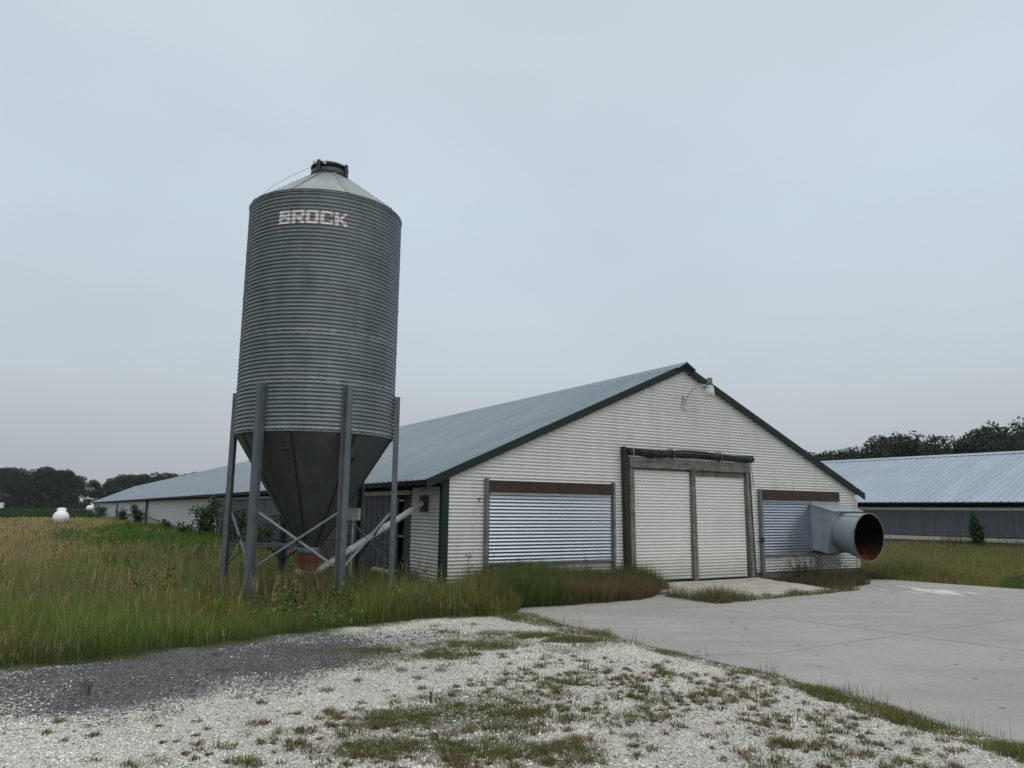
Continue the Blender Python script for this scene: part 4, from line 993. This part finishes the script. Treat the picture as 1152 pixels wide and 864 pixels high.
# meadow to the right of the barn
RE = [(9.3, 19.6), (11.4, 17.3), (14.6, 13.5), (20, 6.6)]
rp_ = [(9.2, 19.45), (11.35, 17.15), (14.55, 13.45), (20, 6.55), (26, -3), (70, -3), (70, 70), (-30, 120), (wall(BW+.1, 60)), (wall(BW+.1, 0.4))]
def in_right(P):
    q = P-o2; u2 = q@g2; return inpoly(P, rp_) & barn_free(P) & (u2 < -.12)
P = polar(260000, 14, 62, 14, 50); P = P[in_right(P)]; n = len(P); r_ = np.hypot(P[:, 0], P[:, 1]); k = vnoise(P, 1.8)*.6+vnoise(P, .6, 4)*.4
dE = dist_to(P, RE); c = varcol(n, (.185, .180, .055), .3); g_ = vnoise(P, 2.5, 9) > .5; c[g_] = varcol(int(g_.sum()), (.125, .155, .042), .3)
t = c*1.15; s_ = RNG.random(n) < .45; t[s_] = varcol(int(s_.sum()), (.24, .20, .09), .25)
tall = np.clip(1-np.abs(pxcol(P)-1000)/75, 0, 1); mow = np.clip((pxcol(P)-1075)/60, 0, 1)*np.clip(1-(dE-1.5)/3, 0, 1)
H = (.26+.24*k)*RNG.uniform(.5, 1.15, n)*(1+.5*np.clip((r_-26)/8, 0, 1))*(.30+.70*np.clip(dE/.9, 0, 1))*(1+.75*tall*np.clip(1-(dE-.5)/6, 0, 1))*(1-.72*mow)
c = np.where((mow > .5)[:, None], varcol(n, (.085, .135, .035), .2), c).astype(np.float32); t = np.where((mow > .5)[:, None], c*1.1, t)
blades('right_grass', P, H, np.maximum(.006, .0006*r_)*RNG.uniform(.7, 1.3, n), c, t)
# weed line along the second barn
P = polar(80000, 34, 70, 20, 40); q = P-o2; k = (q@g2 < -.1) & (q@g2 > -1.6); P = P[k]; n = len(P); c = varcol(n, (.09, .095, .035), .3); s_ = RNG.random(n) < .4; t = c*1.1; t[s_] = varcol(int(s_.sum()), (.22, .18, .11))
blades('right_grass', P, RNG.uniform(.3, .85, n)*(.5+.8*vnoise(P, 2., 5)), .03*RNG.uniform(.6, 1.3, n), c, t, lean=.4)

# ------------------------------------------------------------------ gravel stones, tufts, carpets
def on_gravel(P): return inpoly(P, [(x, y) for x, y in EDGE]+EC+[(5.2, -2), (-14, -2.4)])
P = polar(620000, 3.4, 12.5, -44, 42, 1.35); P = P[on_gravel(P) & ~inpoly(P, CONC)]
n = len(P); r_ = np.hypot(P[:, 0], P[:, 1])
sz = RNG.gamma(1.7, .0021, n)+.0022; sz = np.minimum(sz, .017)
base = np.array([[1, 0, 0], [-1, 0, 0], [0, 1, 0], [0, -1, 0], [0, 0, 1], [0, 0, -1]], np.float32)
fo_ = np.array([[0, 2, 4], [2, 1, 4], [1, 3, 4], [3, 0, 4], [2, 0, 5], [1, 2, 5], [3, 1, 5], [0, 3, 5]])
V = base[None]*RNG.uniform(.6, 1.25, (n, 6, 1)).astype(np.float32)*np.array([1, 1, .62], np.float32)+RNG.normal(0, .16, (n, 6, 3)).astype(np.float32)
a = RNG.uniform(0, 2*PI, n); ca, sa_ = np.cos(a), np.sin(a)
Vx = V[..., 0]*ca[:, None]-V[..., 1]*sa_[:, None]; Vy = V[..., 0]*sa_[:, None]+V[..., 1]*ca[:, None]
gzs = -.034+.028*vnoise(P, .55)+.014*vnoise(P, .17, 9)+np.where(dark_mask(P) > .3, .02*vnoise(P, .3, 3), 0)
V = np.stack([Vx*sz[:, None]+P[:, :1], Vy*sz[:, None]+P[:, 1:], V[..., 2]*sz[:, None]+(gzs+sz*.25)[:, None]], -1)
g_ = RNG.beta(2.5, 1.35, n)[:, None]; colr = (.13+.72*g_)*np.array([[1., .985, .93]])
colr = colr*(.70+.42*(vnoise(P, 1.3, 91)*.6+vnoise(P, .33, 93)*.4))[:, None]*1.12
dk = (dark_mask(P)+RNG.normal(0, .22, n)+(vnoise(P, .5, 17)-.5)*.7) > .50
colr[dk] = (RNG.beta(1.8, 4, int(dk.sum()))[:, None]*.30+.03)*np.array([[1, 1.02, 1.08]])
so_ = (blobs(P, SOIL)*.8+(vnoise(P, .35, 27)-.5)) > .42; kdrop = ~(so_ & (RNG.random(n) < .6))
V, colr = V[kdrop], colr[kdrop]; n = len(V)
o = np_mesh('loose_gravel', V.reshape(-1, 3), (np.arange(n)[:, None, None]*6+fo_[None]).reshape(-1, 3), M['stone'], np.repeat(colr, 6, 0)); o['kind'] = 'stuff'
# tufts
def tuft_density(P):
    b = blobs(P, [(760, 775, 1.1, .9), (640, 800, .9, .6), (850, 810, .9, .4), (700, 760, 1., .8), (560, 830, .9, .4), (330, 835, .9, .35), (420, 820, .8, .4), (960, 840, .8, .4), (620, 770, .7, .5), (500, 850, .9, .3), (230, 850, .5, .2), (480, 735, .8, .3)])
    return b
T = polar(12000, 3.7, 11.5, -40, 40, 1.2); T = T[on_gravel(T) & ~inpoly(T, CONC)]
k = RNG.random(len(T)) < (.035+.40*tuft_density(T)**1.3*(.45+.9*(vnoise(T, .4, 14) > .42)))*(1-.9*dark_mask(T)); T = T[k]
nb = RNG.integers(26, 64, len(T)); ti = np.repeat(np.arange(len(T)), nb); n = len(ti)
rad = RNG.gamma(2.4, .013, len(T))+.010
P = T[ti]+RNG.normal(0, 1, (n, 2))*rad[ti][:, None]*.55
brown = RNG.random(len(T)) < .30+.4*(vnoise(T, .9, 31) > .5); c = np.where(brown[ti][:, None], varcol(n, (.170, .128, .070), .35), varcol(n, (.120, .138, .042), .3)).astype(np.float32)
Hh = np.minimum(.012+rad[ti]*.8, .055)*RNG.uniform(.4, 1.3, n)
blades('gravel_weeds', P, Hh, .0058*RNG.uniform(.7, 1.4, n), c*.8, c*1.3, lean=1.15, z0=-.032+.028*vnoise(P, .55))
# low green carpet
P = polar(600000, 3.7, 13, -40, 20, 1.3); P = P[on_gravel(P)]; kc = blobs(P, CARPET)*(.4+vnoise(P, .22, 6))+(vnoise(P, .6, 44)-.5)*.5
P = P[(kc > .60) & (RNG.random(len(P)) < .5)]
ext = [np.array(ground(px, py))+RNG.normal(0, .55, (int(15000*rx*ry/.3*k_), 2))*np.array([rx, ry]) for (px, py, rx, ry, k_) in [(430, 735, .8, .32, 1), (520, 726, 1., .34, 1), (600, 716, .8, .34, 1), (645, 722, .5, .3, 1), (500, 812, .8, .30, .55), (430, 838, .5, .2, .6), (560, 800, .5, .2, .4), (575, 845, .7, .2, .5)]]
ext = np.concatenate(ext); ext = ext[on_gravel(ext) & (vnoise(ext, .28, 6)*.6+vnoise(ext, .11, 16)*.4 > RNG.uniform(.38, .60, len(ext)))]; P = np.concatenate([P, ext]); n = len(P); c = varcol(n, (.10, .135, .038), .3); d_ = RNG.random(n) < .28; c[d_] = varcol(int(d_.sum()), (.15, .115, .06))
blades('low_grass', P, RNG.uniform(.012, .05, n), .004*RNG.uniform(.7, 1.3, n), c, c*1.2, lean=.7, z0=-.028+.02*vnoise(P, .55))

# ------------------------------------------------------------------ individual plants
def shrub(name, loc, h_, w, label, nst=7, leaf=.06, nl=900, colr=(.05, .085, .025), group=None, cat='shrub'):
    o = empty(name, (*loc, -.09), RNG.uniform(0, 6), label=label, cat=cat, group=group); m = MB(); pts = []
    for s_ in range(nst):
        a = RNG.uniform(0, 2*PI); r_ = w*RNG.uniform(.1, .55); hh = h_*RNG.uniform(.6, 1.)
        p = [Vector((math.cos(a)*r_*t**1.3, math.sin(a)*r_*t**1.3, hh*t)) for t in (0, .3, .6, 1)]
        m.tube(p, [.02*h_, .015*h_, .010*h_, .004*h_], 5)
        for _ in range(nl//nst):
            t = RNG.uniform(.22, 1.02); c = Vector((math.cos(a)*r_*t**1.3, math.sin(a)*r_*t**1.3, hh*t)); pts.append(c+Vector(RNG.normal(0, .16*w*(1.15-t*.6), 3)*np.array([1, 1, .6])))
    m.build('stem', M['stem'], o)
    P = np.array(pts); P[:, 2] = np.maximum(P[:, 2], .05); V, F_, C_ = leaf_cloud(P, np.full(len(P), leaf), varcol(len(P), colr, .35))
    np_mesh('foliage', V, F_, M['leaf'], C_, o); return o
def side_at(px, off=-.7):
    lo, hi = 0., BL
    for _ in range(50):
        v = (lo+hi)/2; x, y = wall(off, v)
        if 576+F_PX*(x/y)/1.0137 > px: lo = v
        else: hi = v
    return wall(off, lo)
shrub('shrub', side_at(244), 2.1, 1.25, 'tall leafy shrub against pale barn wall just left of the silo legs', 9, .13, 1500, (.055, .085, .03))
shrub('shrub', side_at(170), 1.75, 1.1, 'dark leafy weed by the post on the pale barn wall', 7, .16, 800, (.035, .06, .02))
shrub('shrub', side_at(152), 1.5, 1.3, 'low spreading green weed left of the post on the barn wall', 8, .15, 800, (.05, .09, .025))
shrub('shrub', side_at(128), 2.0, 1.9, 'round pale green bush near the far end of the barn', 8, .2, 800, (.06, .095, .035))
shrub('shrub', side_at(200), 1.1, .6, 'slim green weed below the cable on the barn wall', 4, .12, 350, (.05, .085, .025))
shrub('shrub', side_at(222), 1.0, 1.0, 'low bright weed clump left of the tall shrub', 6, .13, 450, (.06, .105, .025))
shrub('shrub', side_at(278), 1.75, 1.5, 'leafy weeds behind the two left silo legs', 10, .1, 1500, (.05, .075, .03))
shrub('shrub', side_at(303), 1.5, 1.3, 'tangled green weed behind the silo hopper', 9, .09, 1300, (.05, .08, .03))
shrub('shrub', column(398, 18.5), 1.35, .55, 'green weed growing under the grey switch box', 5, .06, 500, (.06, .10, .03))
shrub('shrub', column(1097, 32.6), 1.75, .8, 'dark green bush against the curtain of the neighbouring barn', 8, .13, 1300, (.03, .065, .02))
shrub('weed_clump', column(352, 12.35), .62, .45, 'tangle of dry stems at the red silo boot', 12, .03, 120, (.10, .075, .05), cat='weeds')
def stalk(loc, h_, label, mat='stem_dark', n=4, group=None, spread=.12, z=-.05, k=1.):
    o = empty('weed_stalk', (*loc, z), 0, label=label, cat='weed', group=group); m = MB(); pts = []
    for s_ in range(n):
        x, y = RNG.uniform(-spread, spread, 2); hh = h_*RNG.uniform(.55, 1.); dx, dy = RNG.uniform(-.12, .12, 2)*hh
        p = [Vector((x+dx*t*t, y+dy*t*t, hh*t)) for t in np.linspace(0, 1, 6)]; m.tube(p, [.005, .0045, .004, .0035, .003, .002], 5)
        for q_ in range(5):
            t = RNG.uniform(.35, .97); b = p[int(t*5)]; e_ = b+Vector((RNG.uniform(-.09, .09)*k, RNG.uniform(-.09, .09)*k, RNG.uniform(.03, .12)*k)); m.tube([b, b.lerp(e_, .5)+Vector((0, 0, .01)), e_], [.003, .0025, .0015], 4)
            for _ in range(6): pts.append(e_+Vector(RNG.normal(0, .018*k, 3)))
    m.build('stem', M[mat], o); P = np.array(pts); V, F_, C_ = leaf_cloud(P, np.full(len(P), .032*k), varcol(len(P), (.07, .058, .035), .4)); np_mesh('seed_head', V, F_, M['leaf'], C_, o); return o
stalk(wall(.45, -.35), .95, 'dark dry weed stalk right of the green corner trim', n=3)
stalk(wall(.80, -.25), 1.15, 'tallest dry stalk at the left edge of the silver shutter', n=2)
stalk(wall(-.35, .25), .85, 'dry weed stalks left of the green corner trim', n=4)
stalk(wall(2.95, -.6), 1.05, 'thin dark stalk in front of the silver shutter', n=3)
for i, (u, v, hh) in enumerate(((8.75, -.7, .75), (9.1, -.5, .7), (9.4, -.75, .75), (9.75, -.55, .8), (10.05, -.85, .65))):
    stalk(wall(u, v), hh, ['leftmost dark dry stalk under the right shutter', 'second dark stalk from the left under the right shutter', 'middle dark stalk under the right shutter', 'tall dark stalk left of the fan housing', 'short reddish stalk in front of the fan housing'][i], n=6, spread=.2, group='dry stalks right of the door ramp')
stalk(ground(485, 790), .22, 'thin lone stalk on white gravel in the foreground', n=2, spread=.04, k=.3)
stalk(ground(795, 722), .2, 'dry seed stalk at the concrete edge', n=3, spread=.06) if False else None
stalk(ground(98, 782), .2, 'small green sprig on the dark gravel at left', mat='stem', n=5, spread=.05, k=.3)

# ------------------------------------------------------------------ trees
def tree_mesh(kind, seed):
    rn = np.random.default_rng(seed); P = []
    if kind == 'pine': lobes = [((rn.normal(0, .10), rn.normal(0, .10), z), (.26*(1.25-z)*rn.uniform(.7, 1.3)+.03, .06)) for z in np.linspace(.16, .97, 20)]
    else:
        lobes = [((0, 0, .62), (.22, .26))]
        for _ in range(20):
            a = rn.uniform(0, 2*PI); z = rn.uniform(.03, .90); rr_ = .30*math.sin(min(1, (1.08-z)*1.5)*PI/2)*rn.uniform(.5, 1.05)
            lobes.append(((rr_*math.cos(a), rr_*math.sin(a), z), (rn.uniform(.08, .15), rn.uniform(.06, .11))))
    N = 8000; wts = np.array([l[1][0]**2*l[1][1]**.5 for l in lobes]); wts /= wts.sum(); li = rn.choice(len(lobes), N, p=wts)
    d = rn.normal(0, 1, (N, 3)); d /= np.linalg.norm(d, axis=1)[:, None]; rad = rn.uniform(.35, 1.08, N)**.6
    C = np.array([l[0] for l in lobes])[li]; Rr = np.array([(l[1][0], l[1][0], l[1][1]) for l in lobes])[li]
    P = C+d*Rr*rad[:, None]; tone = rn.uniform(.7, 1.25, len(lobes))[li]
    colr = np.array({'pine': (.017, .030, .018), 'oak': (.020, .036, .018)}[kind])[None]*tone[:, None]*rn.uniform(.65, 1.35, (N, 1))
    global RNG
    keep_ = RNG; RNG = rn; V, F_, C_ = leaf_cloud(P, np.full(N, (.034 if kind == 'oak' else .030)), colr.astype(np.float32), .6); RNG = keep_
    o = np_mesh('crown', V, F_, M['leaf'], C_)
    t = MB(); t.tube([(0, 0, -.01), (.006, 0, .2), (-.004, .004, .5), (0, 0, .85)], [.022, .017, .012, .003], 8)
    for _ in range(9):
        z = rn.uniform(.22, .7); a = rn.uniform(0, 2*PI); l_ = rn.uniform(.12, .26); t.tube([(0, 0, z), (math.cos(a)*l_*.5, math.sin(a)*l_*.5, z+.05), (math.cos(a)*l_, math.sin(a)*l_, z+.12)], [.008, .005, .002], 5)
    tk = t.build('trunk', M['bark']); r_ = (o.data, tk.data)
    bpy.data.objects.remove(o); bpy.data.objects.remove(tk); return r_
TM = {k: [tree_mesh(k, s_) for s_ in range(4)] for k in ('oak', 'pine')}
def tree(px, depth, ytop, kind, label, group, wid=1., i=0):
    x, y = column(px, depth); H = ztop(ytop, px, depth)
    o = empty('pine_tree' if kind == 'pine' else 'broadleaf_tree', (x, y, -.09), RNG.uniform(0, 6), label=label, cat='tree', group=group); o.scale = (H*wid, H*wid, H)
    cm, tm = TM[kind][i % 4]
    for nm, me in (('crown', cm), ('trunk', tm)): c = bpy.data.objects.new(nm, me); COL.objects.link(c); c.parent = o
ORD = ['first', 'second', 'third', 'fourth', 'fifth', 'sixth', 'seventh', 'eighth', 'ninth', 'tenth', 'eleventh', 'twelfth', 'thirteenth', 'fourteenth', 'fifteenth', 'sixteenth', 'seventeenth', 'eighteenth', 'nineteenth', 'twentieth']
LW = sorted([(-53, 532), (-17, 531), (10, 531), (32, 531), (55, 531), (74, 533), (-62, 526), (-44, 527), (-26, 525), (-8, 524), (4, 523), (16, 525), (27, 527), (38, 524), (50, 524), (60, 526), (70, 526), (79, 528), (85, 536)])
for i, (px, yt) in enumerate(LW): tree(px, 262+8*(i % 3), yt, 'oak', 'dark leafy tree of the far left wood, %s from its right end' % ORD[len(LW)-1-i], 'trees of the far left wood', .95, i)
tree(104, 240, 536.5, 'oak', 'lone far tree in the gap right of the left wood', 'trees behind the barn roof', .85, 1)
MW = [(118, 539), (128, 535), (138, 532.5), (150, 531.5), (163, 531), (176, 530), (189, 531), (202, 529.5), (213, 528.5), (226, 530)]
for i, (px, yt) in enumerate(MW): tree(px, 252+9*(i % 2), yt, 'oak', 'far tree showing above the long barn roof, %s from the left' % ORD[i], 'trees behind the barn roof', 1.25, i+2)
RW = [(898, 508, 'oak'), (912, 507, 'pine'), (926, 505, 'oak'), (940, 504, 'pine'), (953, 505, 'oak'), (966, 503, 'pine'), (979, 504, 'oak'), (992, 490, 'pine'), (1004, 488, 'oak'), (1020, 487, 'oak'), (1036, 487, 'pine'), (1050, 488, 'oak'), (1064, 492, 'pine'), (1078, 495, 'oak'), (1092, 494, 'pine'), (1106, 483, 'oak'), (1122, 478, 'pine'), (1138, 471, 'oak'), (1154, 472, 'pine'), (1172, 474, 'oak')]
for i, (px, yt, kd) in enumerate(RW):
    tree(px, 150+12*(i % 2) if px < 985 else 118+9*(i % 3), yt, kd, 'dark %s behind the neighbouring barn roof, %s from the left' % ('pine' if kd == 'pine' else 'leafy tree', ORD[i]), 'trees behind the neighbouring barn', 1.15 if kd == 'oak' else 1.0, i)

# ------------------------------------------------------------------ thin summer haze
hz = bpy.data.materials.new('summer_haze'); hz.use_nodes = True; ht = hz.node_tree; ht.nodes.clear()
pv = ht.nodes.new('ShaderNodeVolumePrincipled'); pv.inputs['Color'].default_value = (.86, .92, 1, 1); pv.inputs['Density'].default_value = .00014; pv.inputs['Anisotropy'].default_value = .2
mo = ht.nodes.new('ShaderNodeOutputMaterial'); ht.links.new(pv.outputs[0], mo.inputs['Volume'])
MB().box(-1420, 1420, -320, 1920, -1.1, 24).build('haze', hz)['kind'] = 'stuff'
S.cycles.volume_bounces = 1
